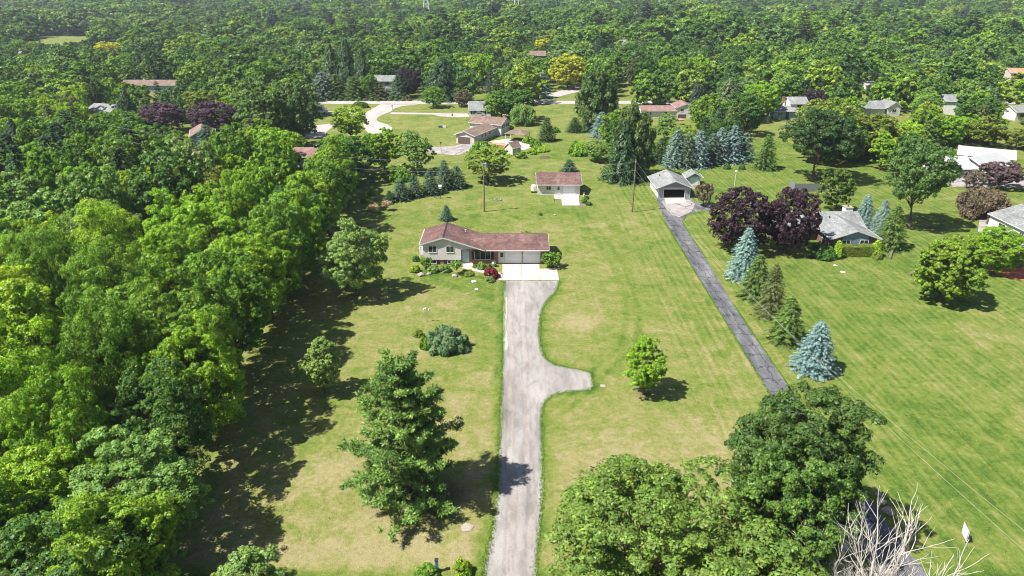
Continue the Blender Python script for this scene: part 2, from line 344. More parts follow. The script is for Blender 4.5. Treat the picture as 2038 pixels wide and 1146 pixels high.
feat[:, 1] = 0.25; feat[near, 1] = lane
soilm = np.zeros(len(Pn))
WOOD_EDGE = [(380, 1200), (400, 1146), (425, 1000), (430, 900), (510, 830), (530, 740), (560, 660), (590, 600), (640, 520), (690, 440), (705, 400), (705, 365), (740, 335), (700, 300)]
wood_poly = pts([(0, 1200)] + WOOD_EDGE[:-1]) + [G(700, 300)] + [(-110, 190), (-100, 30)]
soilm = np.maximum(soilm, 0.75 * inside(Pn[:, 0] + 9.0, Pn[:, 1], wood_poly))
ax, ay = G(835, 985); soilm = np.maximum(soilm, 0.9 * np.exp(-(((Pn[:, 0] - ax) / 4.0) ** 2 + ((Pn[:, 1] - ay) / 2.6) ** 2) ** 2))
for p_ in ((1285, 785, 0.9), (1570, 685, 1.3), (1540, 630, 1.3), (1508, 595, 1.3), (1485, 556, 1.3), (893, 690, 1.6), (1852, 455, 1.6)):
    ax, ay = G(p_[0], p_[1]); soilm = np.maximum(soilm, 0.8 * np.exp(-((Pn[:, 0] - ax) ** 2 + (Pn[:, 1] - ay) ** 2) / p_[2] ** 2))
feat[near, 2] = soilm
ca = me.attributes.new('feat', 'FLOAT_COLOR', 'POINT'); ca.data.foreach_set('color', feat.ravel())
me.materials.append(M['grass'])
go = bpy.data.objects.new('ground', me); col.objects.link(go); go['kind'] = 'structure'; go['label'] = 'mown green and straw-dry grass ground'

def sheet(name, poly, mat, z, kind='structure', jitter=0.0, seed=0, step=0.7, label=None):
    rg = random.Random(seed); out = []
    if jitter:
        q = list(poly) + [poly[0]]
        for (x0, y0), (x1, y1) in zip(q[:-1], q[1:]):
            L = math.hypot(x1 - x0, y1 - y0); k = max(1, int(L / step))
            for i in range(k):
                t = i / k; j = jitter if i else jitter * 0.4
                out.append((x0 + (x1 - x0) * t + rg.uniform(-j, j), y0 + (y1 - y0) * t + rg.uniform(-j, j)))
    else: out = list(poly)
    from mathutils.geometry import tessellate_polygon
    vs = [Vector((a, b, 0)) for a, b in out]
    tris = tessellate_polygon([vs])
    ft = []
    for t in tris:
        a, b, c = (vs[i] for i in t)
        ft.append(t if (b - a).cross(c - a).z > 0 else (t[0], t[2], t[1]))
    o = link_mesh(name, [(v.x, v.y, z) for v in vs], ft, mat)
    o['kind'] = kind
    if label: o['label'] = label
    return o
sheet('gravel_drive', drive_poly, M['gravel'], 0.012, jitter=0.13, seed=1, step=0.35, label='pale grey gravel driveway with a stub turnaround')
sheet('gravel_shoulder', pts([(1003, 575), (1010, 600), (1007, 650), (1011, 690), (1003, 700), (1001, 640)]), M['pale_gravel'], 0.017, jitter=0.08, seed=2, step=0.4)
# house apron: concrete slabs
def slab(name, px, mat, h, label=None, jit=0):
    poly = pts(px)
    b = len(poly); vs = [(x, y, -0.05) for x, y in poly] + [(x, y, h) for x, y in poly]
    from mathutils.geometry import tessellate_polygon
    pv = [Vector((a, c, 0)) for a, c in poly]; ft = []
    for t in tessellate_polygon([pv]):
        a, c, d = (pv[i] for i in t)
        t = t if (c - a).cross(d - a).z > 0 else (t[0], t[2], t[1]); ft.append(tuple(i + b for i in t))
    area = sum(poly[i][0] * poly[(i + 1) % b][1] - poly[(i + 1) % b][0] * poly[i][1] for i in range(b))
    for i in range(b):
        j = (i + 1) % b; ft.append((i, j, j + b, i + b) if area > 0 else (j, i, i + b, j + b))
    o = link_mesh(name, vs, ft, mat); o['kind'] = 'structure'
    if label: o['label'] = label
    return o
slab('concrete_apron', [(1000, 526), (1038, 526), (1038.4, 558), (1000, 558)], M['concrete'], 0.05)
slab('concrete_apron', [(1038.7, 526), (1073.5, 526), (1075, 558), (1038.9, 558)], M['concrete'], 0.055)
slab('concrete_apron', [(1074.2, 535), (1108, 535), (1113, 558), (1075.7, 558)], M['concrete'], 0.05)
slab('front_walk', [(918, 526), (940, 526), (944, 533), (958, 537), (990, 541), (999, 545), (999, 558), (988, 558), (984, 549), (960, 543), (935, 537), (920, 533)], M['patio'], 0.06)
slab('concrete_pad', [(1103, 388), (1152, 388), (1153.5, 409), (1119, 409), (1117, 396), (1103, 396)], M['concrete'], 0.05)
sheet('asphalt_drive', pts([(1305, 394), (1374, 394), (1388, 404), (1422, 406), (1420, 416), (1392, 420), (1368, 428), (1358, 440), (1362, 450), (1405, 515)]) + [(30.75, 86), (30.6, 70), (30.6, 58), (30.9, 44), (31.3, 36), (31.8, 30), (25.5, 30), (27.2, 38), (27.9, 46), (27.9, 58), (28.0, 72), (28.2, 84), (28.4, 98), (28.7, 112), (29.0, 124)], M['asphalt'], 0.012, jitter=0.07, seed=5, step=0.5, label='patched dark asphalt driveway')
sheet('asphalt_forecourt', pts([(1316, 399), (1371, 397), (1384, 406), (1376, 421), (1352, 432), (1338, 428), (1326, 415)]), M['old_asphalt'], 0.018, jitter=0.06, seed=15, step=0.5)
sheet('concrete_threshold', pts([(1321, 392), (1362, 392), (1366, 402), (1326, 406)]), M['concrete'], 0.024)
# street, side road and drives
def wy(y0, y1, x0, x1): return [(x0, y0), (x1, y0), (x1, y1), (x0, y1)]
sheet('street', wy(264, 271.5, -110, 360), M['road'], 0.02, label='pale sun-bleached street crossing behind the lawns')
sheet('side_road', pts([(757, 207.5), (835, 207.5), (800, 211), (782, 217), (778, 222), (766, 226), (752, 233), (749, 239), (756, 243), (772, 248), (781, 254), (779, 260), (765, 266), (735, 266), (726, 258), (722, 244), (722, 229), (731, 222), (745, 214)]), M['road'], 0.025)
sheet('house_drive', pts([(778, 223.5), (870, 225), (930, 226), (935, 232), (915, 233.5), (875, 231.5), (862, 228), (776, 227)]), M['road'], 0.03)
sheet('house_drive', pts([(610, 221), (680, 221.5), (725, 222), (725, 227), (680, 226), (640, 227.5), (610, 227)]), M['road'], 0.03)
sheet('house_drive', pts([(600, 262), (625, 250), (655, 246), (668, 248), (650, 262), (648, 274), (600, 276)]), M['road'], 0.03)
sheet('house_drive', pts([(845, 293), (905, 291), (917, 286.5), (940, 287), (945, 294), (935, 302), (910, 309), (870, 306), (845, 302)]), M['old_asphalt'], 0.03)
sheet('house_drive', pts([(1870, 358), (1930, 360), (1990, 354), (2060, 350), (2060, 385), (2038, 377), (1980, 372), (1900, 372), (1872, 367)]), M['old_asphalt'], 0.03)
sheet('house_drive', pts([(1950, 432), (1975, 426), (2060, 430), (2060, 470), (2030, 466), (1985, 466), (1946, 461)]), M['old_asphalt'], 0.03)
sheet('side_street', [(6.0, 271), (11.5, 271), (30, 300), (68, 360), (66, 364), (60, 366), (24, 306)], M['road'], 0.028)
sheet('side_street', [(60, 420), (78, 420), (92, 455), (80, 470), (66, 450)], M['road'], 0.028)
sheet('front_road_edge', [(-30, 36.3), (-3, 36.3), (-3, 36.9), (-30, 37.0)], M['pale_gravel'], 0.012, jitter=0.15, seed=9, step=0.5)
sheet('terrace', pts([(975, 281), (1010, 276), (1035, 279), (1062, 292), (1042, 299), (1020, 290), (1000, 284), (985, 286)]), M['patio'], 0.03)
slab('mulch_bed', [(1964, 534), (1985, 530), (2050, 535), (2050, 560), (2020, 556), (1985, 547)], M['mulch'], 0.08, label='curved bed of red mulch')
slab('mulch_bed', [(1148, 408), (1160, 396), (1172, 404), (1164, 412)], M['timber'], 0.02)

# ------------------------------------------------------------------ mesh accumulator
class B:
    def __init__(s): s.v = []; s.f = []
    def box(s, x0, x1, y0, y1, z0, z1):
        b = len(s.v); s.v += [(x, y, z) for z in (z0, z1) for y in (y0, y1) for x in (x0, x1)]
        s.f += [tuple(b + i for i in q) for q in ((0, 2, 3, 1), (4, 5, 7, 6), (0, 1, 5, 4), (2, 6, 7, 3), (0, 4, 6, 2), (1, 3, 7, 5))]; return s
    def prism(s, sec, a0, a1, axis):           # section (u, z) extruded along axis 'x' or 'y'
        b = len(s.v); k = len(sec)
        for a in (a0, a1):
            for u, z in sec: s.v.append((a, u, z) if axis == 'x' else (u, a, z))
        area = sum(sec[i][0] * sec[(i + 1) % k][1] - sec[(i + 1) % k][0] * sec[i][1] for i in range(k))
        flip = (area > 0) == (axis == 'y')
        f0 = list(range(k)); f1 = [k + i for i in range(k)]
        fs = [f0[::-1], f1] + [[i, (i + 1) % k, k + (i + 1) % k, k + i] for i in range(k)]
        if flip: fs = [f[::-1] for f in fs]
        s.f += [tuple(b + i for i in f) for f in fs]; return s
    def tube(s, pts_, rad, sides=6, cap=True):
        b0 = len(s.v); n_ = len(pts_); up0 = Vector((0.31, 0.17, 0.93))
        for i, p in enumerate(pts_):
            p = Vector(p); a = Vector(pts_[max(0, i - 1)]); c = Vector(pts_[min(n_ - 1, i + 1)]); d = (c - a)
            d = d.normalized() if d.length > 1e-9 else Vector((0, 0, 1))
            u = d.orthogonal().normalized() if abs(d.dot(up0)) > 0.98 else d.cross(up0).normalized()
            w_ = d.cross(u)
            for k in range(sides):
                t = 2 * math.pi * k / sides; s.v.append(tuple(p + (u * math.cos(t) + w_ * math.sin(t)) * rad[i]))
        for i in range(n_ - 1):
            for k in range(sides):
                k2 = (k + 1) % sides; s.f.append((b0 + i * sides + k, b0 + i * sides + k2, b0 + (i + 1) * sides + k2, b0 + (i + 1) * sides + k))
        if cap: s.f.append(tuple(b0 + k for k in range(sides))[::-1]); s.f.append(tuple(b0 + (n_ - 1) * sides + k for k in range(sides)))
        return s
    def lathe(s, prof, sides=12, cx=0, cy=0):
        b = len(s.v)
        for r, z in prof:
            for k in range(sides):
                t = 2 * math.pi * k / sides; s.v.append((cx + r * math.cos(t), cy + r * math.sin(t), z))
        for i in range(len(prof) - 1):
            for k in range(sides):
                k2 = (k + 1) % sides; s.f.append((b + i * sides + k, b + i * sides + k2, b + (i + 1) * sides + k2, b + (i + 1) * sides + k))
        s.f.append(tuple(b + k for k in range(sides))[::-1]); s.f.append(tuple(b + (len(prof) - 1) * sides + k for k in range(sides))); return s
    def build(s, name, mat, parent=None, smooth=False, loc=None, rot=0):
        o = link_mesh(name, s.v, s.f, mat, parent, smooth)
        if loc is not None: o.location = loc
        o.rotation_euler = (0, 0, rot); return o
def thing(name, label, cat, loc=(0, 0, 0), rot=0, group=None):
    o = bpy.data.objects.new(name, None); o.empty_display_size = 0.3; col.objects.link(o)
    o.location = loc; o.rotation_euler = (0, 0, rot); o['label'] = label; o['category'] = cat
    if group: o['group'] = group
    return o
def tag(o, label, cat, group=None):
    o['label'] = label; o['category'] = cat
    if group: o['group'] = group
    return o
# ------------------------------------------------------------------ house kit
def body(par, x0, x1, y0, y1, ze, zr, ax, wall, roof, z0=0.0, oh=0.28, ohe=0.4, ridge=None, th=0.16, gable=None, trim='white_trim', name='wall'):
    """gabled block: ridge along ax; returns wall, roof"""
    if ax == 'x': u0, u1, a0, a1 = y0, y1, x0, x1
    else: u0, u1, a0, a1 = x0, x1, y0, y1
    rm = ridge if ridge is not None else (u0 + u1) / 2
    wl = B().prism([(u0, z0), (u1, z0), (u1, ze), (rm, zr), (u0, ze)], a0, a1, ax).build(name, M[wall], par)
    s0 = (zr - ze) / (rm - u0); s1 = (zr - ze) / (u1 - rm); e = 0.015
    sec = [(u0 - ohe, ze - s0 * ohe + e), (rm, zr + e), (u1 + ohe, ze - s1 * ohe + e), (u1 + ohe, ze - s1 * ohe + th), (rm, zr + th + 0.02), (u0 - ohe, ze - s0 * ohe + th)]
    rf = B().prism(sec, a0 - oh, a1 + oh, ax).build('roof', M[roof], par)
    g = B()                                          # gutters and rake boards
    for u, s_ in ((u0 - ohe, -1), (u1 + ohe, 1)):
        zz = ze - (s0 if s_ < 0 else s1) * ohe
        lo, hi = (u - 0.1, u - 0.004) if s_ < 0 else (u + 0.004, u + 0.1)
        if ax == 'x': g.box(a0 - oh + 0.003, a1 + oh - 0.003, lo, hi, zz + 0.02, zz + th - 0.01)
        else: g.box(lo, hi, a0 - oh + 0.003, a1 + oh - 0.003, zz + 0.02, zz + th - 0.01)
    for a in (a0 - oh - 0.05, a1 + oh + 0.005):
        sec2 = [(u0 - ohe, ze - s0 * ohe - 0.04), (rm, zr - 0.04), (u1 + ohe, ze - s1 * ohe - 0.04), (u1 + ohe, ze - s1 * ohe + th - 0.03), (rm, zr + th - 0.02), (u0 - ohe, ze - s0 * ohe + th - 0.03)]
        g.prism(sec2, a, a + 0.045, ax)
    g.build('trim', M[trim], rf)
    return wl, rf
def window(par, x, y, z, wd, ht, rot=0, panes=2, shut=None, frame='white'):
    t = 0.07; f = B()
    f.box(-wd / 2 - t, wd / 2 + t, -0.05, 0.02, ht, ht + t); f.box(-wd / 2 - t, wd / 2 + t, -0.08, 0.02, -t, 0)
    f.box(-wd / 2 - t, -wd / 2, -0.05, 0.02, 0, ht); f.box(wd / 2, wd / 2 + t, -0.05, 0.02, 0, ht)
    for k in range(1, panes):
        xx = -wd / 2 + wd * k / panes; f.box(xx - 0.025, xx + 0.025, -0.045, 0.02, 0, ht)
    o = f.build('window', M[frame], par, loc=(x, y, z), rot=rot)
    B().box(-wd / 2, wd / 2, -0.02, 0.015, 0, ht).build('pane', M['glass'], o)
    if shut:
        for s_ in (-1, 1):
            a = s_ * (wd / 2 + t + 0.25)
            b = B().box(a - 0.2, a + 0.2, -0.045, 0.015, -0.02, ht + 0.02)
            for k in range(6): b.box(a - 0.17, a + 0.17, -0.06, -0.046, ht * (k + 0.2) / 6, ht * (k + 0.8) / 6)
            b.build('shutter', M[shut], o)
    return o
def door(par, x, y, z, wd, ht, rot=0, mat='white', glass=True):
    f = B(); t = 0.08
    f.box(-wd / 2 - t, -wd / 2, -0.06, 0.02, 0, ht); f.box(wd / 2, wd / 2 + t, -0.06, 0.02, 0, ht); f.box(-wd / 2 - t, wd / 2 + t, -0.06, 0.02, ht, ht + t)
    f.box(-wd / 2, wd / 2, -0.025, 0.015, 0.0, ht)
    f.box(-wd / 2 + 0.15, wd / 2 - 0.15, -0.045, -0.026, 0.15, 0.85)
    o = f.build('door', M[mat], par, loc=(x, y, z), rot=rot)
    if glass: B().box(-wd / 4, wd / 4, -0.05, -0.027, 1.05, 1.8).build('pane', M['glass'], o)
    B().tube([(wd / 2 - 0.1, -0.03, 1.0), (wd / 2 - 0.1, -0.09, 1.0)], [0.03, 0.035], 8).build('handle', M['galv'], o)
    return o
def odoor(par, x, y, z, wd, ht, rot=0, mat='overhead_door'):
    f = B(); k = 4
    for i in range(k): f.box(-wd / 2, wd / 2, -0.03, 0.012, ht * i / k + 0.012, ht * (i + 1) / k - 0.012)
    f.box(-wd / 2, wd / 2, -0.012, 0.01, 0, ht)
    o = f.build('overhead_door', M[mat], par, loc=(x, y, z), rot=rot)
    g = B(); t = 0.12
    g.box(-wd / 2 - t, -wd / 2 - 0.003, -0.06, 0.012, 0, ht + t); g.box(wd / 2 + 0.003, wd / 2 + t, -0.06, 0.012, 0, ht + t); g.box(-wd / 2, wd / 2, -0.06, 0.012, ht + 0.003, ht + t)
    g.build('door_frame', M['white_trim'], o); return o
def chimney(par, x, y, z0, z1, wd=0.8, mat='brick'):
    c = B().box(x - wd / 2, x + wd / 2, y - wd / 2, y + wd / 2, z0, z1).build('chimney', M[mat], par)
    B().box(x - wd / 2 - 0.08, x + wd / 2 + 0.08, y - wd / 2 - 0.08, y + wd / 2 + 0.08, z1 + 0.002, z1 + 0.1).build('cap', M['stone'], c)
    B().tube([(x, y, z1 + 0.1), (x, y, z1 + 0.32)], [0.13, 0.11], 8).build('flue', M['dark'], c); return c
def vent(par, x, y, z, mat='galv'):
    return B().tube([(x, y, z - 0.2), (x, y, z + 0.28)], [0.07, 0.07], 8).tube([(x, y, z + 0.28), (x, y, z + 0.36)], [0.14, 0.12], 8).build('roof_vent', M[mat], par)
S = math.pi / 2
# --- main split-level house
h = thing('house', 'split-level brick and beige house with maroon roof at the head of the gravel drive', 'house', (0, 100.7, 0))
B().prism([(-14.0, 0.86), (-8.2, 0.86), (-8.2, 2.55), (-4.6, 2.55), (-4.6, 2.58), (-10.76, 4.55), (-14.0, 3.57)], 0, 6.9, 'y').build('upper_wall', M['beige_siding'], h)
B().box(-13.95, -8.0, 0.12, 6.8, 0, 0.858).build('brick_base', M['brick'], h)
B().box(-8.2, 5.4, 0.55, 7.4, 0, 2.54).box(-8.199, -8.0, 0.121, 0.549, 0, 0.855).build('brick_wall', M['brick'], h)
rs_ = [(-14.5, 3.42), (-10.76, 4.57), (-4.15, 2.42), (-4.15, 2.56), (-10.76, 4.74), (-14.5, 3.57)]
rf = B().prism(rs_, -0.28, 7.2, 'y').build('roof', M['maroon_roof'], h)
g = B(); g.prism([(-14.5, 3.36), (-10.76, 4.5), (-4.3, 2.4), (-4.3, 2.56), (-10.76, 4.70), (-14.5, 3.53)], -0.33, -0.285, 'y')
g.box(-14.6, -14.505, -0.27, 7.19, 3.42, 3.55); g.build('trim', M['white_trim'], rf)
B().prism([(-10.86, 4.76), (-10.66, 4.76), (-10.66, 4.70), (-10.86, 4.70)], -0.29, 7.21, 'y').build('ridge_cap', M['dark'], rf)
rf2 = B().prism([(-0.15, 2.4), (4.0, 3.6), (8.0, 2.43), (8.0, 2.57), (4.0, 3.77), (-0.15, 2.56)], -7.9, 5.85, 'x').build('roof', M['maroon_roof'], h)
B().box(-4.1, 5.84, -0.25, -0.155, 2.4, 2.55).prism([(-0.15, 2.36), (4.0, 3.56), (8.0, 2.39), (8.0, 2.55), (4.0, 3.74), (-0.15, 2.53)], 5.855, 5.9, 'x').build('trim', M['white_trim'], rf2)
B().prism([(0.0, 2.5), (4.0, 3.6), (7.4, 2.6), (7.4, 2.5)], 5.2, 5.39, 'x').build('gable_end', M['beige_siding'], h)
vent(h, -7.6, 5.3, 3.75, 'white'); vent(h, 1.5, 5.2, 3.6)
for x in (-12.5, -9.75): window(h, x, 0, 2.15, 1.15, 1.0)
for x in (-12.7, -9.6):
    window(h, x, 0.12, 0.18, 1.3, 0.55, shut='black_shutter')
# porch recess door and wall
B().box(-8.19, -8.05, 0.0, 0.54, 0.87, 2.54).build('porch_panel', M['white'], h)
door(h, -7.35, 0.55, 0.16, 0.95, 2.05, mat='door_blue', glass=False)
B().box(-8.0, -6.2, -1.1, 0.548, 0.0, 0.15).build('front_step', M['patio'], h)
w_ = window(h, -4.65, 0.55, 0.75, 2.45, 1.55, panes=3, shut='black_shutter')
B().tube([(-6.0, -0.45, 0), (-6.0, -0.45, 2.4)], [0.05, 0.05], 6).build('porch_post', M['dark'], h)
door(h, -1.62, 0.55, 0.06, 0.95, 2.05)
odoor(h, 0.15, 0.55, 0.06, 2.6, 2.1); odoor(h, 3.1, 0.55, 0.06, 2.6, 2.1)
B().box(-1.0, 0.0, 0, 1.2, 0.9, 1.0).box(-1.0, -0.93, 0, 1.2, 1.0, 1.9).box(-1, 0, 0, 0.06, 1, 1.9).box(-1, 0, 1.14, 1.2, 1, 1.9).box(-1, -0.9, 0.02, 0.12, 0, 0.9).box(-1, -0.9, 1.08, 1.18, 0, 0.9).build('side_deck', M['white'], h, loc=(-14.02, 2.2, 0))
tag(B().lathe([(0.07, 0), (0.06, 1.6), (0.1, 1.65), (0.16, 1.7), (0.2, 2.05), (0.05, 2.2)], 8).build('lamp_post', M['galv'], None, loc=(*G(982, 548), 0)), 'small grey garden lamp post by the red japanese maple', 'lamp')
# --- back garage
h = thing('garage', 'small beige garage with maroon roof behind the split-level house', 'garage', (0, 140.5, 0))
body(h, 5.5, 14.4, 0, 7.2, 2.35, 3.85, 'x', 'beige_siding', 'maroon_roof', oh=0.35)
window(h, 7.75, 0, 1.15, 0.95, 0.75); door(h, 9.85, 0, 0.05, 0.9, 2.0); odoor(h, 12.1, 0, 0.05, 2.6, 2.05)
t = thing('tank', 'white fuel tank standing against the left end of the small beige garage', 'tank', (4.6, 142.5, 0))
B().lathe([(0.4, 0.35), (0.55, 0.5), (0.55, 1.5), (0.4, 1.7)], 12).build('shell', M['white'], t)
for sx in (-.4, .4): B().box(sx - .05, sx + .05, -0.4, 0.4, 0, 0.42).build('leg', M['dark'], t)
# --- grey garage with open door
h = thing('garage', 'grey-roofed garage with its wide overhead door open, at the end of the asphalt drive', 'garage', (0, 138.3, 0))
L_, R_, D_ = 30.5, 37.2, 9.0
b = B(); b.box(L_, L_ + 0.12, 0, D_, 0, 2.3).box(R_ - 0.12, R_, 0, D_, 0, 2.3).box(L_ + 0.12, R_ - 0.12, D_ - 0.12, D_, 0, 2.3)
b.build('wall', M['white_siding'], h)
b = B(); b.box(L_ + 0.121, 31.65, 0.002, 0.12, 0, 2.02).box(36.05, R_ - 0.121, 0.002, 0.12, 0, 2.02).box(L_ + 0.121, R_ - 0.121, 0.003, 0.12, 2.022, 2.3)
b.build('front_wall', M['grey_siding'], h)
B().prism([(L_ + 0.01, 2.302), (R_ - 0.01, 2.302), (33.85, 3.62)], 0.01, 0.14, 'y').build('gable_panel', M['shade_toned_siding'], h)
B().prism([(L_ + 0.01, 2.302), (R_ - 0.01, 2.302), (33.85, 3.62)], D_ - 0.14, D_ - 0.01, 'y').build('gable_panel', M['shade_toned_siding'], h)
B().box(L_ + 0.13, R_ - 0.13, 0.13, D_ - 0.13, 0.01, 0.04).box(31.0, 32.2, 6.2, 8.4, 0.045, 1.0).box(33.0, 36.2, 7.7, 8.7, 0.045, 1.7).build('garage_floor', M['interior'], h)
sec = [(L_ - 0.6, 2.08), (33.85, 3.64), (R_ + 0.6, 2.08), (R_ + 0.6, 2.22), (33.85, 3.8), (L_ - 0.6, 2.22)]
rf = B().prism(sec, -0.5, D_ + 0.4, 'y').build('roof', M['grey_roof'], h)
B().prism([(L_ - 0.6, 2.02), (33.85, 3.58), (R_ + 0.6, 2.02), (R_ + 0.6, 2.2), (33.85, 3.77), (L_ - 0.6, 2.2)], -0.55, -0.505, 'y').box(L_ - 0.7, L_ - 0.605, -0.5, D_ + 0.4, 2.08, 2.2).box(R_ + 0.605, R_ + 0.7, -0.5, D_ + 0.4, 2.08, 2.2).build('trim', M['white_trim'], rf)
B().box(31.65, 36.05, -0.02, 0.13, 1.86, 2.018).box(31.55, 31.66, -0.06, 0.13, 0, 2.02).box(36.04, 36.15, -0.06, 0.13, 0, 2.02).build('door_frame', M['white'], h)
B().box(31.7, 36.0, 0.4, 2.6, 1.9, 1.94).build('overhead_door', M['overhead_door'], h)
vent(h, 31.9, 6.6, 2.95, 'dark'); vent(h, 33.0, 8.2, 3.4, 'white')
B().tube([(36.7, -0.05, 1.2), (36.65, -0.12, 1.35), (36.8, -0.12, 1.55), (36.85, -0.08, 1.2), (36.7, -0.1, 0.9)], [0.03] * 5, 5).build('hose', M['dark'], h)
h = thing('shed', 'small blue-grey garden shed just behind the open grey garage', 'shed', (0, 147.9, 0))
body(h, 38.9, 41.7, 0, 2.9, 2.1, 2.9, 'y', 'white_siding', 'grey_roof', oh=0.4, ohe=0.5, name='wall')
B().prism([(38.95, 2.1), (41.65, 2.1), (40.3, 2.85)], -0.03, -0.004, 'y').build('gable_panel', M['shade_toned_siding'], h)  # overhang shade laid over the white gable as a coloured panel
odoor(h, 40.3, 0, 0.05, 1.9, 1.75)
# --- neighbour house
h = thing('house', 'single-storey house with grey roof and blue-grey gable behind the clipped hedge', 'house', (0, 106.3, 0))
body(h, 53.1, 60.3, 0, 9.0, 2.5, 3.75, 'y', 'dark_brick', 'grey_roof', oh=0.3, ohe=0.6)
B().prism([(54.6, 0.9), (58.8, 0.9), (58.8, 3.0), (56.7, 3.7), (54.6, 3.0)], -0.05, -0.003, 'y').build('gable_panel', M['blue_siding'], h)
B().box(54.6, 59.0, -0.12, -0.052, 0.85, 0.92).build('sill_trim', M['white'], h)
window(h, 55.25, -0.05, 1.15, 1.3, 1.0); window(h, 58.2, -0.05, 1.15, 1.3, 1.0)
body(h, 45.5, 60.6, 6.1, 13.1, 2.5, 3.95, 'x', 'dark_brick', 'grey_roof', oh=0.5, ohe=0.6)
chimney(h, 59.6, 10.2, 3.2, 4.7, 1.3, 'white'); vent(h, 55.2, 5.4, 3.3, 'white'); vent(h, 55.4, 7.6, 3.5, 'dark')
window(h, 53.1, 3.4, 1.2, 1.2, 0.9, -S)
# --- white metal-roofed buildings
h = thing('house', 'low blue and white house with bright white metal roof beside the little purple trees', 'house', (100.6, 152.2, 0))
body(h, -4, 3.4, 0, 6.5, 2.85, 4.8, 'x', 'white_siding', 'white_roof', oh=0.4)
B().box(-3.9, 3.3, -0.05, -0.003, 1.0, 2.7).build('blue_panel', M['blue_siding'], h)
window(h, -0.9, -0.05, 1.1, 3.0, 1.1, panes=3); door(h, 2.5, -0.05, 0.05, 0.9, 2.0)
h = thing('barn', 'white barn with a broad low white metal roof, turned corner-on', 'barn', (109.5, 157, 0), R(28))
body(h, -5, 5, -4, 4.5, 2.9, 4.7, 'x', 'white_siding', 'white_roof', oh=0.5)
door(h, 1.5, -4, 0, 1.0, 2.0, mat='dark'); window(h, -2.5, -4, 1.2, 1.2, 0.9)
h = thing('barn', 'rear white barn whose white metal roof rises above the front one', 'barn', (116.5, 166, 0), R(-30))
body(h, -6.0, 5.0, -3.5, 3.5, 3.0, 4.3, 'x', 'white_siding', 'white_roof', oh=0.5)
window(h, -2.5, -4, 1.2, 1.2, 0.9)
# --- right edge house
h = thing('house', 'white house cut by the right edge of the photo behind the mulch bed', 'house', (0, 107, 0))
body(h, 86.4, 97, 0, 11, 2.9, 4.6, 'y', 'white_siding', 'grey_roof', oh=0.4, ohe=0.3)
window(h, 86.4, 2.5, 1.3, 1.0, 1.0, -S); window(h, 86.4, 7.5, 0.9, 1.6, 1.3, -S)
t = thing('playhouse', 'small rust-red sheet roof on posts beside the mulch bed', 'shelter', (*G(2018, 528), 0), R(12))
B().prism([(-0.9, 1.7), (0.9, 2.2), (0.9, 2.26), (-0.9, 1.76)], -1, 1, 'x').build('roof', M['rusty'], t)
for sx in (-0.9, 0.9):
    for sy in (-0.8, 0.8): B().box(sx - 0.05, sx + 0.05, sy - 0.05, sy + 0.05, 0, 1.72 if sy < 0 else 2.14).build('post', M['timber'], t)
B().box(-0.8, 0.8, -0.7, 0.7, 0.0, 1.0).build('bench_box', M['timber'], t)
# --- brown-roofed two-part house up the middle
h = thing('house', 'white house with brown roof and red brick chimney above the pool terrace', 'house', (-10.7, 190.9, 0), R(-24))
body(h, -5.6, 0.2, 0, 14.5, 2.5, 3.5, 'y', 'cream_siding', 'brown_roof', oh=0.4)
B().box(-4.9, -1.0, -0.04, -0.003, 0.02, 1.95).build('dark_doorway_panel', M['interior'], h)  # dark sheet on the closed wall, painted as a shaded opening
B().box(-5.0, -4.9, -0.07, -0.001, 0, 2.0).box(-1.0, -0.9, -0.07, -0.001, 0, 2.0).box(-5, -0.9, -0.07, -0.001, 1.952, 2.05).build('door_frame', M['white'], h)
for yy in (5, 7, 10): window(h, 0.2, yy, 1.2, 0.8, 0.9, S, 1)
body(h, -8.5, 1.9, 14.2, 20.6, 3.3, 4.7, 'x', 'white_siding', 'brown_roof', oh=0.35)
window(h, 1.9, 16, 2.2, 0.8, 1.0, S, 1, 'black_shutter'); window(h, 1.9, 18.8, 2.2, 0.8, 1.0, S, 1, 'black_shutter'); chimney(h, 1.2, 18.2, 4.0, 5.5, 0.7)
t = thing('gazebo', 'open gazebo with low brown hipped roof right of the brown-roofed house', 'gazebo', (1.6, 197, 0), R(-20))
b = B(); b.v = [(-3.2, -2.6, 2.2), (3.2, -2.6, 2.2), (3.2, 2.6, 2.2), (-3.2, 2.6, 2.2), (-0.6, 0, 3.2), (0.6, 0, 3.2), (-3.2, -2.6, 2.1), (3.2, -2.6, 2.1), (3.2, 2.6, 2.1), (-3.2, 2.6, 2.1)]
b.f = [(0, 1, 5, 4), (1, 2, 5), (2, 3, 4, 5), (3, 0, 4), (0, 6, 7, 1), (1, 7, 8, 2), (2, 8, 9, 3), (3, 9, 6, 0), (6, 9, 8, 7)]
b.build('roof', M['brown_roof'], t)
for sx in (-2.9, 2.9):
    for sy in (-2.3, 2.3): B().box(sx - 0.08, sx + 0.08, sy - 0.08, sy + 0.08, 0, 2.09).build('post', M['white'], t)
t = thing('shed', 'cream garden shed with steep brown roof on the terrace', 'shed', (0.2, 179.6, 0), R(-42))
body(t, -1.4, 1.4, -1.6, 1.6, 1.9, 3.1, 'y', 'cream_siding', 'brown_roof', oh=0.2, ohe=0.2)
door(t, 1.4, 0, 0, 0.8, 1.75, S, glass=False)
t = thing('deck', 'low orange-brown wooden deck beside the brown-roofed house', 'deck', (-4.2, 190.5, 0), R(-24))
B().box(-1.5, 5.5, -1.2, 1.4, 0.25, 0.35).box(-1.4, 5.4, -1.1, 1.3, 0, 0.248).build('boards', M['deck'], t)
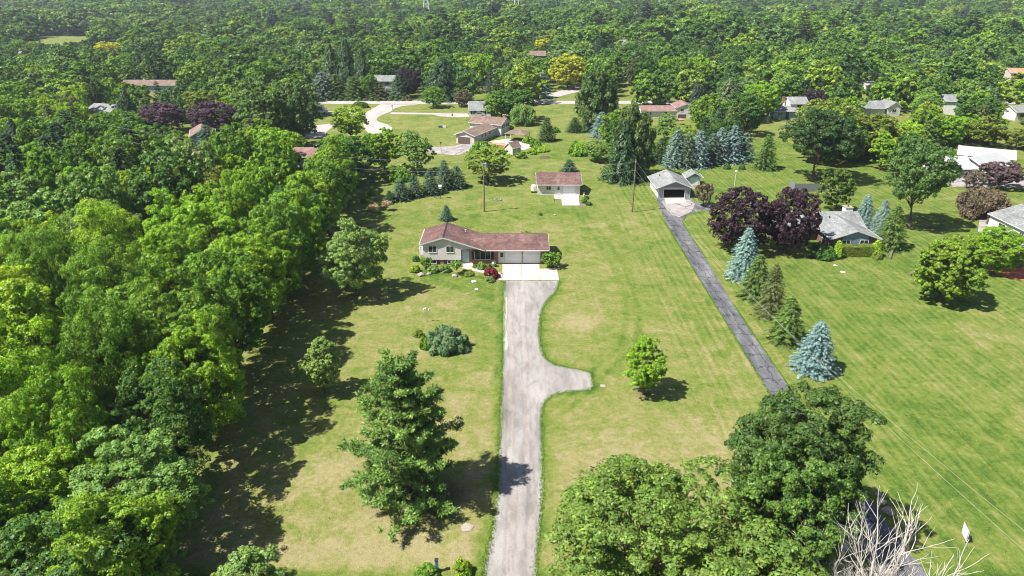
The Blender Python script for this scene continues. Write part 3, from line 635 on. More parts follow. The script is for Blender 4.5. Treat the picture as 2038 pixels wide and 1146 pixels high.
# --- pink roof house
h = thing('house', 'white house with faded rose roof and a front-facing gable, below the street', 'house', (0, 233.2, 0))
body(h, 43.5, 55.2, 0.4, 7, 2.4, 3.5, 'x', 'white_siding', 'pink_roof')
body(h, 55.3, 61.2, 0, 8.5, 3.5, 4.6, 'y', 'white_siding', 'pink_roof')
door(h, 46.6, 0.4, 0.1, 0.9, 2.0, mat='door_blue'); window(h, 51.5, 0.4, 1.1, 1.4, 1.0); window(h, 57.0, 0, 2.3, 1.0, 0.8); B().box(55.8, 58.5, -0.05, -0.003, 0.1, 1.3).build('dark_doorway_panel', M['interior'], h); vent(h, 49.0, 4.5, 3.5, 'dark')  # doorway here is a dark panel with the inside shade in its colour
t = thing('paddling_pool', 'round pink paddling pool on the grass behind the rose-roofed house', 'pool', (*G(1352, 239), 0))
B().lathe([(1.3, 0), (1.38, 0.3), (1.25, 0.3), (1.2, 0.05)], 18).build('ring', flat('pink_plastic', (0.6, 0.22, 0.24)), t)
# --- grey and white house by purple tree
h = thing('house', 'white and teal split-level with grey roof beside the round purple tree', 'house', (0, 232, 0))
body(h, 87.4, 94.8, 0, 6.5, 2.5, 3.6, 'x', 'teal_siding', 'grey_roof')
body(h, 93.6, 99.5, 2.5, 9.5, 4.6, 6.2, 'x', 'white_siding', 'grey_roof'); door(h, 92, 0, 0.1, 0.9, 2.0, mat='dark'); window(h, 96.6, 2.5, 3.2, 1.6, 1.0); window(h, 89.6, 0, 1.1, 1.6, 1.0)
chimney(h, 92.6, 6.8, 4.2, 6.1, 0.7)
# --- two small houses upper right
h = thing('house', 'low white house with slate roof half hidden in trees, upper right', 'house', (123.5, 238, 0), R(4))
body(h, -6, 4.2, 0, 7, 2.5, 4.4, 'x', 'white_siding', 'grey_roof')
body(h, 5.0, 9.4, -0.5, 6.2, 3.0, 4.5, 'y', 'white_siding', 'grey_roof'); window(h, 7.2, -0.5, 1.2, 1.4, 1.0); window(h, -4.2, 0, 1.2, 1.4, 1.0)
h = thing('house', 'tall white house with grey roof poking out of the trees right of the slate-roofed one', 'house', (151, 240, 0), R(-14))
body(h, -6.5, 4, 0, 7, 4.6, 6.2, 'x', 'white_siding', 'grey_roof'); window(h, 2.2, 0, 3.2, 1.2, 1.0); window(h, -3.2, 0, 3.2, 1.2, 1.0)
h = thing('house', 'cream two-storey house with orange-tan roof at the right edge near the top', 'house', (231, 322, 0), R(-8))
body(h, -4.5, 9, 0, 8, 4.8, 6.4, 'x', 'cream_siding', 'tan_roof'); body(h, -5.5, 10, -4.5, -0.1, 2.3, 3.1, 'x', 'cream_siding', 'tan_roof'); window(h, -2.5, 0, 3.5, 1.3, 1.0)
h = thing('house', 'white wall and blue-grey trim of a house cut by the right edge, mid height', 'house', (170.5, 229, 0), R(6))
body(h, -4.5, 6, 0, 7, 2.8, 4.3, 'x', 'white_siding', 'grey_roof'); window(h, -2.4, 0, 1.2, 1.4, 1.0)
# --- left and far houses
h = thing('house', 'white two-storey house with blue shutters and grey roof behind the street', 'house', (-52, 290, 0))
body(h, -4.6, 6.5, 0, 7, 5.2, 6.9, 'x', 'white_siding', 'grey_roof')
for x in (-2.4, 1.2): window(h, x, 0, 3.4, 1.0, 1.3, 0, 2, 'blue_shutter'); window(h, x, 0, 0.9, 1.0, 1.3, 0, 2, 'blue_shutter')
door(h, 3.1, 0, 0.1, 1.0, 2.1)
h = thing('cottage', 'little white cottage with steep pale grey roof near the parked silver car', 'house', (0, 236, 0))
body(h, -14.6, -7.2, 0, 6, 2.2, 4.6, 'x', 'white_siding', 'grey_roof', oh=0.2, ohe=0.2); window(h, -13.0, 0, 0.9, 0.8, 1.2, 0, 2, 'black_shutter'); window(h, -9.7, 0, 0.9, 0.8, 1.2, 0, 2, 'black_shutter')
h = thing('house', 'long low house with faded brown roof among trees, upper left', 'house', (-152, 296, 0))
body(h, -12, 11.5, 0, 8, 2.8, 4.3, 'x', 'teal_siding', 'brown_roof'); window(h, -8, 0, 1.0, 1.6, 1.1); window(h, 8, 0, 1.0, 1.6, 1.1); chimney(h, -4, 4.5, 3.9, 5.1, 0.7, 'white')
h = thing('house', 'pale grey hipped roof showing between trees left of the purple maples', 'house', (-137, 236, 0), R(-18))
body(h, -5, 5.5, -4, 4, 2.6, 4.2, 'x', 'white_siding', 'grey_roof'); window(h, 0, -4, 1.2, 1.4, 1.0)
h = thing('house', 'teal gable end and faded roof of a house below the purple maples', 'house', (-84.6, 186, 0), R(22))
body(h, -2.4, 3.4, 0, 11, 3.4, 4.9, 'y', 'teal_siding', 'brown_roof'); window(h, 0.5, 0, 1.2, 1.0, 1.0)
h = thing('house', 'faded rose roof peeking over the left wood', 'house', (-52.5, 165, 0))
body(h, -3.6, 4.2, 0, 7, 2.6, 4.0, 'x', 'cream_siding', 'pink_roof'); window(h, 0, 0, 1.2, 1.4, 1.0)
h = thing('house', 'distant two-storey house with purple-blue upper floor and brown roof, top centre', 'house', (12.9, 402, 0))
body(h, -6, 5.8, 0, 8, 5.4, 7.4, 'x', 'white_siding', 'brown_roof'); B().box(-5.9, 5.7, -0.06, -0.004, 2.9, 5.3).build('upper_panel', flat('purple_blue_cladding', (0.10, 0.09, 0.22)), h); window(h, 4.2, -0.06, 3.4, 1.2, 1.2); window(h, 1, -0.06, 3.4, 1.2, 1.2)
h = thing('house', 'distant pale grey gabled annex just in front of the purple-blue house', 'house', (17, 372, 0), R(-30))
body(h, -3, 3, -4, 4, 2.6, 4.2, 'y', 'white_siding', 'grey_roof'); window(h, 0, -4, 1.2, 1.4, 1.0)
h = thing('house', 'distant white ranch house at the end of the far lane', 'house', (83, 512, 1))
body(h, -7, 8, 0, 8, 3.0, 5.0, 'x', 'white_siding', 'grey_roof'); window(h, -3, 0, 1.2, 1.6, 1.2)
h = thing('house', 'tiny white gable far away right of the blue spruces at the top', 'house', (117, 505, 1), R(20))
body(h, -3.5, 3.5, 0, 8, 4.2, 6.2, 'y', 'white_siding', 'grey_roof'); window(h, 0, 0, 2.4, 1.4, 1.2)
h = thing('house', 'distant white house with dark roof near the top right', 'house', (327, 568, 2))
body(h, -4.5, 4.5, 0, 8, 4.4, 6.4, 'x', 'white_siding', 'grey_roof'); window(h, 0, 0, 2.4, 1.4, 1.2)
h = thing('house', 'distant white wall among trees near the upper left edge', 'house', (-290, 415, 0))
body(h, -4.5, 4.5, 0, 8, 4.0, 6.0, 'x', 'white_siding', 'grey_roof'); window(h, 0, 0, 2.0, 1.4, 1.2)
h = thing('shed', 'white-roofed outbuilding glimpsed above the round dark trees, upper right', 'shed', (152, 296, 0))
body(h, -3.4, 4, 0, 6, 2.8, 3.8, 'x', 'white_siding', 'white_roof'); door(h, 0, 0, 0, 1.0, 2.0)
# ------------------------------------------------------------------ vegetation generators (numpy)
def quad_mesh(name, V, clump, mat, extra=None):
    me = bpy.data.meshes.new(name); n_ = len(V) // 4
    fill_mesh(me, V, np.arange(n_ * 4).reshape(n_, 4))
    a = me.attributes.new('clump', 'FLOAT', 'FACE'); a.data.foreach_set('value', np.asarray(clump, np.float32))
    me.materials.append(mat); return me
def norm(a): return a / (np.linalg.norm(a, axis=-1, keepdims=True) + 1e-9)
def cards(C, Nn, size, aspect, rg, T=None, fold=0.18):
    """rhombic leaf cards: centre C, normal Nn, half length size, half width size*aspect, folded about the midrib"""
    k = len(C); size = np.broadcast_to(size, (k,))[:, None]
    r = norm(rg.normal(size=(k, 3))) if T is None else T
    t = norm(r - (r * Nn).sum(-1, keepdims=True) * Nn); b = np.cross(Nn, t)
    f = Nn * size * fold
    return np.stack([C - t * size, C + b * size * aspect - f, C + t * size, C - b * size * aspect - f], 1).reshape(-1, 3)
def rdirs(rg, k):
    return norm(rg.normal(size=(k, 3)))
def lobes(rg, D, k=5, amp=0.28):
    """smooth bumpy radius over directions"""
    c = rdirs(rg, k * 3); w_ = rg.uniform(0.4, 1.0, len(c)); d = D @ c.T
    return 1 - amp + amp * 1.25 * np.max(np.exp(-(1 - d) * 7) * w_, axis=1)
def limb_pts(a, b, rg, k=4, sag=0.12):
    a = np.array(a, float); b = np.array(b, float); L = np.linalg.norm(b - a); out = []
    for i in range(k + 1):
        t = i / k; p = a + (b - a) * t; p = p + rg.normal(size=3) * L * 0.035 * (0 < i < k); p[2] += L * sag * t * (1 - t) * 2
        out.append(tuple(p))
    return out
def broad(name, seed, H=12, Rr=5, cb=0.16, puffs=90, subs=8, leaves=26, leaf=0.2, flat=0.0, amp=0.3, ps=0.2, droop=0.0, trunks=1, pointy=0.0, rnd=0.5, lower=0.85):
    rg = np.random.RandomState(seed)
    zc = H * (1 + cb) / 2; a = H * (1 - cb) / 2
    # puff centres spread over the crown shell
    i = np.arange(puffs) + 0.5; ph = np.arccos(1 - 2 * i / puffs); th = math.pi * (1 + 5 ** 0.5) * i + rg.uniform(0, 6)
    D = np.stack([np.cos(th) * np.sin(ph), np.sin(th) * np.sin(ph), np.cos(ph)], 1); D = norm(D + rg.normal(size=D.shape) * 0.16)
    r = lobes(rg, D, 5, amp) * rg.uniform(0.74, 1.0, puffs)
    inner = rg.rand(puffs) < 0.14; r[inner] *= 0.55
    taper = 1 - pointy * np.clip(D[:, 2], 0, 1) ** 1.3 * 0.8
    low = np.where(D[:, 2] < 0, np.minimum(1.6, np.sqrt((1 - np.abs(D[:, 2]) ** 3.2) / (1 - D[:, 2] ** 2 + 0.02))), 1.0); low = 1 + (low - 1) * lower
    Pc = np.stack([D[:, 0] * Rr * r * taper * low, D[:, 1] * Rr * r * taper * low, zc + D[:, 2] * a * r * np.where(D[:, 2] < 0, 1 - 0.2 * flat, 1)], 1)
    rp = Rr * ps * rg.uniform(0.7, 1.35, puffs) * (1.0 if pointy == 0 else 0.85)
    Pc[:, 2] = np.maximum(Pc[:, 2], rp * 0.6 + H * cb * 0.6)
    # sub puffs (twigs)
    sd = norm(rdirs(rg, puffs * subs).reshape(puffs, subs, 3) + D[:, None] * 0.55 + np.array([0, 0, 0.25]))
    Sc = Pc[:, None] + sd * rp[:, None, None] * rg.uniform(0.45, 1.0, (puffs, subs, 1)) * np.array([1, 1, 0.72])
    if droop: Sc[..., 2] -= np.abs(rg.normal(size=(puffs, subs))) * droop * rp[:, None]
    rs2 = rp[:, None] * rg.uniform(0.3, 0.55, (puffs, subs))
    Sc = Sc.reshape(-1, 3); sdf = sd.reshape(-1, 3); rs2 = rs2.reshape(-1)
    ld = norm(rdirs(rg, len(Sc) * leaves).reshape(len(Sc), leaves, 3) + sdf[:, None] * 0.5 + np.array([0, 0, 0.3]))
    rr = rg.uniform(0.35, 1.0, (len(Sc), leaves, 1)) ** 0.6
    sc = np.array([1, 1, 0.75 + droop * 1.2])
    Lc = (Sc[:, None] + ld * rs2[:, None, None] * rr * sc)
    if droop: Lc[..., 2] -= (rg.rand(len(Sc), leaves) ** 1.5) * droop * 1.4
    Ln = norm(ld * 0.85 + norm(rg.normal(size=ld.shape)) * rnd + np.array([0, 0, 0.25]))
    clump = np.repeat(np.clip(rg.normal(0.5, 0.22, len(Sc)), 0, 1), leaves)
    k = len(Sc) * leaves
    T = None
    if droop: T = norm(np.array([0, 0, -1.0]) + rg.normal(size=(k, 3)) * 0.35)
    V = cards(Lc.reshape(-1, 3), Ln.reshape(-1, 3), leaf * rg.uniform(0.6, 1.2, k), 0.55 if not droop else 0.3, rg, T)
    crown = quad_mesh(name + '_crown', V, clump, M['leaf'])
    b = B(); tr = max(0.12, H * 0.019)
    for q in range(trunks):
        ox, oy = (0, 0) if trunks == 1 else (rg.uniform(-.3, .3), rg.uniform(-.3, .3))
        top = (rg.normal() * 0.3 + ox * 4, rg.normal() * 0.3 + oy * 4, H * 0.72)
        tp = limb_pts((ox, oy, -0.1), top, rg, 6, 0.0); b.tube(tp, [tr * (1.35 if i_ == 0 else 1) * (1 - 0.82 * i_ / 6) for i_ in range(7)], 8)
        sel = rg.permutation(puffs)[: max(12, puffs // 4)]
        for j in sel:
            t = np.clip((Pc[j, 2] / H) * 0.62, 0.18, 0.95) * 6 / 6; f = t * 6 / 0.72 if False else min(5.6, t * 6 * 0.95)
            i0 = int(f); fr = f - i0; s0 = np.array(tp[i0]) * (1 - fr) + np.array(tp[min(6, i0 + 1)]) * fr
            L = limb_pts(s0, Pc[j], rg, 4, -0.06); w0 = tr * 0.36 * (1 - 0.6 * t)
            b.tube(L, [w0, w0 * 0.75, w0 * 0.5, w0 * 0.35, w0 * 0.16], 5, False)
    tm = bpy.data.meshes.new(name + '_trunk'); tm.from_pydata(b.v, [], b.f); tm.materials.append(M['bark']); tm.update()
    return crown, tm, H, Rr
def spruce(name, seed, H=9, Rr=2.6, tiers=26, br=13, per=20, card=0.2, droop=0.25, base=0.03, power=0.62, shag=0.0, gap=0.0):
    rg = np.random.RandomState(seed); Cs = []; Ns = []; Ts = []; Sz = []; Cl = []
    b = B(); b.tube([(0, 0, -0.1), (0, 0, H * 0.5), (0, 0, H * 0.98)], [H * 0.018, H * 0.011, 0.02], 7)
    for i in range(tiers):
        f = (i + rg.uniform(-0.2, 0.2)) / tiers; f = min(max(f, 0), 0.985); h = H * (base + (0.985 - base) * f)
        L0 = Rr * (1 - f) ** power * (1 + 0.12 * math.sin(i * 1.7)) + 0.12
        nb = max(5, int(br * (0.45 + 0.55 * (1 - f))))
        off = rg.uniform(0, 6.3)
        for k in range(nb):
            az = off + 2 * math.pi * k / nb + rg.normal() * 0.13; L = L0 * rg.uniform(0.80, 1.10)
            cl = min(1, max(0, rg.normal(0.5, 0.22)))
            if gap and rg.rand() < gap: L *= 0.6
            d = np.array([math.cos(az), math.sin(az), 0]); s_ = np.array([-math.sin(az), math.cos(az), 0])
            m = max(4, int(per * (0.3 + 0.7 * L / Rr))); t = rg.uniform(0.12, 1.0, m) ** 0.75
            lat = rg.normal(size=m) * (0.05 + 0.20 * L * (1.08 - t) * np.minimum(1, t * 3)) * 0.75
            z = h + L * (0.10 * t - droop * t * t + 0.12 * np.maximum(0, t - 0.75)) + rg.normal(size=m) * 0.035 - shag * rg.rand(m) ** 1.2
            Cs.append(d * (L * t)[:, None] + s_ * lat[:, None] + np.array([0, 0, 1]) * z[:, None])
            Ns.append(np.array([0, 0, 1.0]) + d * 0.45 + rg.normal(size=(m, 3)) * 0.38 + (d * 1.4 if shag else 0))
            Ts.append((d + s_ * np.sign(lat)[:, None] * 0.7 + np.array([0, 0, -0.25 - 3 * bool(shag)]) + rg.normal(size=(m, 3)) * 0.25))
            Sz.append(card * rg.uniform(0.7, 1.25, m)); Cl.append(np.full(m, cl))
            if i % 4 == 0 and k % 3 == 0: b.tube([(0, 0, h), tuple(d * L * 0.5 + np.array([0, 0, h - droop * L * 0.15])), tuple(d * L * 0.9 + np.array([0, 0, h - droop * L * 0.7]))], [0.03, 0.02, 0.01], 4, False)
    C = np.concatenate(Cs); V = cards(C, norm(np.concatenate(Ns)), np.concatenate(Sz), 0.36, rg, norm(np.concatenate(Ts)), 0.25)
    crown = quad_mesh(name + '_crown', V, np.concatenate(Cl), M['needle'])
    tm = bpy.data.meshes.new(name + '_trunk'); tm.from_pydata(b.v, [], b.f); tm.materials.append(M['bark']); tm.update()
    return crown, tm, H, Rr
def pine(name, seed, H=13.5, Rr=5, whorls=13, br=6, card=0.17):
    rg = np.random.RandomState(seed); C, Nn, T, Cl = [], [], [], []
    b = B(); b.tube([(0, 0, -0.1), (0.05, 0.1, H * 0.4), (-0.1, 0, H * 0.75), (0, 0, H * 0.97)], [0.27, 0.2, 0.11, 0.03], 8)
    for i in range(whorls):
        f = i / (whorls - 0.3); h = H * (0.07 + 0.88 * f); L0 = Rr * (1.0 - f) ** 0.62 * (0.86 if f < 0.1 else 1) + 0.5
        off = rg.uniform(0, 6.3)
        nb = br + (1 if f < 0.5 else 0)
        for k in range(nb):
            az = off + 6.283 * k / nb + rg.normal() * 0.2; L = L0 * rg.uniform(0.5, 1.2)
            up = (0.05 + 0.55 * f) * L; d = np.array([math.cos(az), math.sin(az), 0]); s_ = np.array([-d[1], d[0], 0])
            def P(t, lat=0): return d * L * t + s_ * lat + np.array([0, 0, h + up * t ** 1.3])
            b.tube([tuple(P(0)), tuple(P(0.35)), tuple(P(0.7)), tuple(P(1.0))], [0.07 * (1 - f * .6), 0.05 * (1 - f * .5), 0.03, 0.012], 5, False)
            nt = int(8 + 8 * L / Rr * 1.6); cl = min(1, max(0, rg.normal(0.5, 0.25)))
            for q in range(nt):
                t = 0.24 + 0.8 * (q + rg.rand()) / nt; lat = rg.normal() * 0.22 * L * min(1, 1.25 - t) + (0.0)
                c0 = P(t, lat) + np.array([0, 0, rg.uniform(-0.05, 0.15)]); rad = rg.uniform(0.28, 0.5)
                m = 54; dd = norm(rg.normal(size=(m, 3)) + np.array([0, 0, 0.35]) + d * 0.4)
                C.append(c0 + dd * rad * rg.uniform(0.3, 1.0, (m, 1)) * np.array([1.2, 1.2, 0.6])); T.append(dd)
                Nn.append(norm(rg.normal(size=(m, 3)) * 0.8 + np.array([0, 0, 0.9]))); Cl.append(np.full(m, min(1, max(0, cl + rg.normal() * 0.12))))
    C = np.concatenate(C); k = len(C)
    V = cards(C, np.concatenate(Nn), card * rg.uniform(0.7, 1.2, k), 0.26, rg, np.concatenate(T), 0.1)
    crown = quad_mesh(name + '_crown', V, np.concatenate(Cl), M['needle'])
    tm = bpy.data.meshes.new(name + '_trunk'); tm.from_pydata(b.v, [], b.f); tm.materials.append(M['bark']); tm.update()
    return crown, tm, H, Rr
LIB = {}
# near broadleaf trees (fine leaves)
for i_ in range(5): LIB['near%d' % i_] = broad('near%d' % i_, 11 + i_, H=13, Rr=5.0, cb=0.10, puffs=120, subs=9, leaves=58, leaf=0.115, amp=0.34, ps=0.18)
LIB['near5'] = broad('near5', 26, H=14, Rr=4.4, cb=0.05, puffs=150, subs=8, leaves=46, leaf=0.13, amp=0.45, ps=0.17, pointy=0.45)
LIB['near6'] = broad('near6', 27, H=13, Rr=5.2, cb=0.12, puffs=90, subs=10, leaves=60, leaf=0.10, amp=0.5, ps=0.24)
#LIB['near7'] = broad('near7', 28, H=12, Rr=5.2, cb=0.08, puffs=130, subs=8, leaves=44, leaf=0.15, amp=0.3, ps=0.19, droop=0.25)
for i_ in range(2): LIB['loose%d' % i_] = broad('loose%d' % i_, 31 + i_, H=13, Rr=6.2, cb=0.18, puffs=150, subs=9, leaves=50, leaf=0.11, amp=0.40, ps=0.15, flat=0.5, trunks=2)
LIB['young'] = broad('young', 41, H=6.5, Rr=2.0, cb=0.1, puffs=95, subs=8, leaves=40, leaf=0.085, amp=0.2, ps=0.27, pointy=0.3)
LIB['maple'] = broad('maple', 42, H=8.5, Rr=4.0, cb=0.06, puffs=210, subs=7, leaves=44, leaf=0.13, amp=0.2, ps=0.15)
LIB['purple0'] = broad('purple0', 43, H=9, Rr=4.6, cb=0.05, puffs=120, subs=8, leaves=40, leaf=0.14, amp=0.22, ps=0.18)
# middle distance
for i_ in range(6): LIB['mid%d' % i_] = broad('mid%d' % i_, 51 + i_, H=12, Rr=4.8, cb=0.10, puffs=80, subs=7, leaves=30, leaf=0.22, amp=0.3, ps=0.21, pointy=0.15 * (i_ % 2))
LIB['round'] = broad('round', 61, H=10, Rr=4.6, cb=0.10, puffs=90, subs=7, leaves=28, leaf=0.21, amp=0.12, ps=0.2)
LIB['oak'] = broad('oak', 62, H=14, Rr=6.6, cb=0.30, lower=0.2, puffs=100, subs=8, leaves=40, leaf=0.18, amp=0.42, ps=0.19, flat=0.3)
LIB['weep'] = broad('weep', 63, H=8, Rr=4.6, cb=0.03, puffs=80, subs=7, leaves=24, leaf=0.34, amp=0.15, ps=0.2, droop=0.8)
LIB['column'] = broad('column', 64, H=14, Rr=3.6, cb=0.02, puffs=100, subs=7, leaves=22, leaf=0.3, amp=0.35, ps=0.24, droop=0.6, pointy=0.25)
LIB['small'] = broad('small', 65, H=5, Rr=2.6, cb=0.15, puffs=50, subs=5, leaves=20, leaf=0.2, amp=0.25, ps=0.24, trunks=2)
# conifers
LIB['spruce0'] = spruce('spruce0', 71, tiers=30, br=17, per=54, card=0.13)
LIB['spruce1'] = spruce('spruce1', 72, tiers=26, br=17, per=54, card=0.135, droop=0.32, gap=0.15)
LIB['spruce2'] = spruce('spruce2', 73, H=12, Rr=3.0, tiers=28, br=13, per=28, card=0.22, droop=0.3)
LIB['norway'] = spruce('norway', 74, H=18, Rr=4.4, tiers=34, br=14, per=34, card=0.28, droop=0.42, shag=1.0, gap=0.2)
LIB['arbor'] = spruce('arbor', 75, H=3, Rr=0.85, tiers=22, br=12, per=10, card=0.12, droop=-0.5, power=0.7)
LIB['pine'] = pine('pine', 76)
# low growth
def mound(name, seed, H, Rr, puffs, leaf, mat='leaf', subs=6, leaves=16, spiky=0.0):
    rg = np.random.RandomState(seed); D = rdirs(rg, puffs); D[:, 2] = np.abs(D[:, 2]) * 0.95
    Pc = D * np.array([Rr * 0.8, Rr * 0.8, H * 0.72]) * rg.uniform(0.75, 1.0, (puffs, 1)); rp = min(H, Rr) * rg.uniform(0.2, 0.34, puffs)
    ld = norm(rdirs(rg, puffs * subs * leaves).reshape(puffs, -1, 3) + D[:, None] * 0.6 + np.array([0, 0, 0.3]))
    Lc = Pc[:, None] + ld * rp[:, None, None] * rg.uniform(0.5, 1.0, (puffs, ld.shape[1], 1)); Lc[..., 2] = np.maximum(Lc[..., 2], 0.03)
    k = Lc.shape[0] * Lc.shape[1]; T = norm(np.repeat(D, ld.shape[1], 0) + rg.normal(size=(k, 3)) * 0.4) if spiky else None
    V = cards(Lc.reshape(-1, 3), norm(ld.reshape(-1, 3) * 0.8 + rg.normal(size=(k, 3)) * 0.35), leaf * rg.uniform(0.6, 1.2, k), 0.3 if spiky else 0.6, rg, T)
    return quad_mesh(name, V, np.repeat(np.clip(rg.normal(0.5, 0.2, puffs), 0, 1), ld.shape[1]), M[mat]), None, H, Rr
LIB['shrub'] = mound('shrub', 81, 1.3, 1.1, 34, 0.10)
LIB['ball'] = mound('ball', 82, 1.3, 0.9, 70, 0.09, leaves=12)
LIB['juniper'] = mound('juniper', 83, 1.7, 2.9, 70, 0.20, 'needle', 8, 22, 1)
def grassclump(name, seed, H=1.6, Rr=0.9, k=900):
    rg = np.random.RandomState(seed); az = rg.uniform(0, 6.28, k); t = rg.uniform(0.25, 1, k); rad = Rr * t * rg.uniform(0.4, 1, k)
    C = np.stack([np.cos(az) * rad, np.sin(az) * rad, H * (0.15 + 0.8 * np.sin(t * 2.2)) * rg.uniform(0.7, 1, k)], 1)
    T = norm(np.stack([np.cos(az) * 0.6, np.sin(az) * 0.6, 1.4 - t * 1.6], 1)); Nn = norm(rg.normal(size=(k, 3)) + np.array([0, 0, 0.5]))
    return quad_mesh(name, cards(C, Nn, 0.28, 0.12, rg, T), rg.rand(k), M['straw']), None, H, Rr
LIB['grass_tuft'] = grassclump('grass_tuft', 84)
def hedge_mesh(name, w_, d_, h_, k=9000, leaf=0.075):
    rg = np.random.RandomState(85); A = np.array([w_ * d_, w_ * h_, w_ * h_, d_ * h_, d_ * h_]); f = rg.choice(5, k, p=A / A.sum()); u = rg.rand(k) - 0.5; v = rg.rand(k) - 0.5
    C = np.zeros((k, 3)); Nn = np.zeros((k, 3))
    for q, (ax_, sg) in enumerate(((2, 1), (1, -1), (1, 1), (0, -1), (0, 1))):
        m = f == q; dims = [w_, d_, h_]; o1, o2 = [i for i in range(3) if i != ax_]
        C[m, o1] = u[m] * dims[o1]; C[m, o2] = v[m] * dims[o2]; C[m, ax_] = sg * dims[ax_] / 2; Nn[m, ax_] = sg
    C[:, 2] += h_ / 2; wob = 0.07 * np.sin(C[:, 0] * 2.3 + C[:, 2] * 3) + rg.normal(size=k) * 0.045; C += Nn * wob[:, None]
    return quad_mesh(name, cards(C, norm(Nn + rg.normal(size=(k, 3)) * 0.45), leaf * rg.uniform(.6, 1.3, k), 0.6, rg), rg.rand(k), M['leaf'])

COLS = {'bright': (0.207, 0.353, 0.025), 'lime': (0.274, 0.409, 0.029), 'mid': (0.151, 0.274, 0.029), 'deep': (0.078, 0.168, 0.031), 'greygreen': (0.179, 0.297, 0.062),
        'sage': (0.216, 0.324, 0.081), 'olive': (0.178, 0.238, 0.038), 'yellow': (0.497, 0.475, 0.022), 'purple': (0.052, 0.029, 0.045), 'bronze': (0.173, 0.140, 0.092),
        'blue': (0.18, 0.275, 0.245), 'dark_spruce': (0.042, 0.09, 0.03), 'green_spruce': (0.105, 0.18, 0.04), 'brown_spruce': (0.115, 0.145, 0.05), 'pinegreen': (0.145, 0.25, 0.05),
        'straw': (0.5, 0.36, 0.25), 'red': (0.24, 0.03, 0.045)}
def _br(c, k=1.8): return tuple(min(0.6, v * k) for v in c)
rc = random.Random(5)
def vary(c, a=0.12):
    k = rc.uniform(1 - a, 1 + a); return (c[0] * k * rc.uniform(1 - a * .6, 1 + a * .6), c[1] * k, c[2] * k * rc.uniform(1 - a, 1 + a), 1)
PLACED = []      # (x, y, radius, H)
SEEN = {}
def plant(kind, x, y, Hh, Rr, colr, label, name='broadleaf_tree', cat='tree', group=None, z=0.0, v=0.08):
    crown, trunk, h0, r0 = LIB[kind]
    zz = float(hz(x, y)) + z
    sc = (Rr / r0, Rr / r0, Hh / h0)
    c4 = vary(COLS[colr] if isinstance(colr, str) else _br(colr), v)
    if trunk is None:
        o = bpy.data.objects.new(name, crown); col.objects.link(o); o.color = c4; root = o
    else:
        root = bpy.data.objects.new(name, None); root.empty_display_size = 0.3; col.objects.link(root)
        for nm, me_ in (('crown', crown), ('trunk', trunk)):
            o = bpy.data.objects.new(nm, me_); col.objects.link(o); o.parent = root; o.color = c4
    root.location = (x, y, zz); root.rotation_euler = (0, 0, rc.uniform(0, 6.283)); root.scale = sc
    root['label'] = label; root['category'] = cat
    if group: root['group'] = group
    PLACED.append((x, y, Rr, Hh)); return root
def at_base(px, by, ty, wpx):
    """ground spot, height and crown radius of a tree whose foot, top and width are read off the photo"""
    x, y = G(px, by); Hh = ZAT(ty, y); return (px - CX) / PXM(y, max(0, Hh) * 0.5), y, max(0.4, Hh), wpx / PXM(y, Hh * 0.5) / 2
def tree(kind, px, by, ty, wpx, colr, label, **kw):
    x, y, Hh, Rr = at_base(px, by, ty, wpx * (1.5 if kind == 'spruce2' else 1.22 if kw.get('cat') == 'spruce' else 1.05)); return plant(kind, x, y, Hh, Rr, colr, label, **kw)
def toptree(kind, px, ty, Hh, wpx, colr, label, **kw):
    """tree known by its top pixel and an assumed height; the back of the crown makes the visible top edge"""
    x, y = G(px, ty, Hh * 0.93); Rr = wpx / PXM(y, Hh * 0.6) / 2; y -= Rr * 0.35
    return plant(kind, x, y, Hh, Rr, colr, label, **kw)
CON = dict(name='spruce_tree', cat='spruce')
SHR = dict(name='shrub', cat='shrub')
# ---- foreground and yard
tree('pine', 803, 990, 702, 232, 'pinegreen', 'big airy white pine casting its shadow over the gravel drive', name='pine_tree', cat='pine')
tree('young', 640, 782, 670, 70, 'sage', 'small pale green young tree standing in the shade of the left wood')
tree('near1', 706, 588, 438, 128, 'sage', 'fluffy light green tree at the wood edge, left of the split-level house')
tree('young', 1283, 784, 670, 76, 'bright', 'lone small bright green maple on the lawn between both drives')
tree('juniper', 889, 690, 650, 104, (0.075, 0.125, 0.055), 'spreading blue-green juniper mound on the front lawn', name='juniper', cat='shrub')
tree('shrub', 849, 690, 662, 34, 'mid', 'small green shrub hugging the left end of the juniper mound', **SHR)
tree('shrub', 832, 668, 655, 22, 'olive', 'low olive weeds beside the bird feeder pole', **SHR)
toptree('near4', 1598, 758, 15, 305, (0.050, 0.088, 0.018), 'big dark rounded tree over the lower end of the asphalt drive')
toptree('loose1', 1275, 905, 12.5, 430, (0.088, 0.145, 0.026), 'wide mid green tree filling the bottom centre right of the gravel drive')
plant('near3', 14.6, 30.2, 10.8, 5.6, (0.082, 0.135, 0.024), 'broad green tree at the bottom edge between the wide tree and the bare dead tree')
plant('near2', 20.0, 38.0, 13.0, 4.7, (0.055, 0.10, 0.018), 'dark rounded tree at the bottom touching the big dark rounded tree')
toptree('young', 490, 1096, 8.0, 170, 'sage', 'leafy pale green treetop poking in at the bottom edge, left of the pine')
tree('shrub', 920, 1140, 1110, 40, 'lime', 'yellow-green bush beside the drive at the bottom edge', **SHR)
tree('shrub', 848, 1146, 1124, 52, 'mid', 'low leafy bush left of the yellow-green bush at the bottom', **SHR)
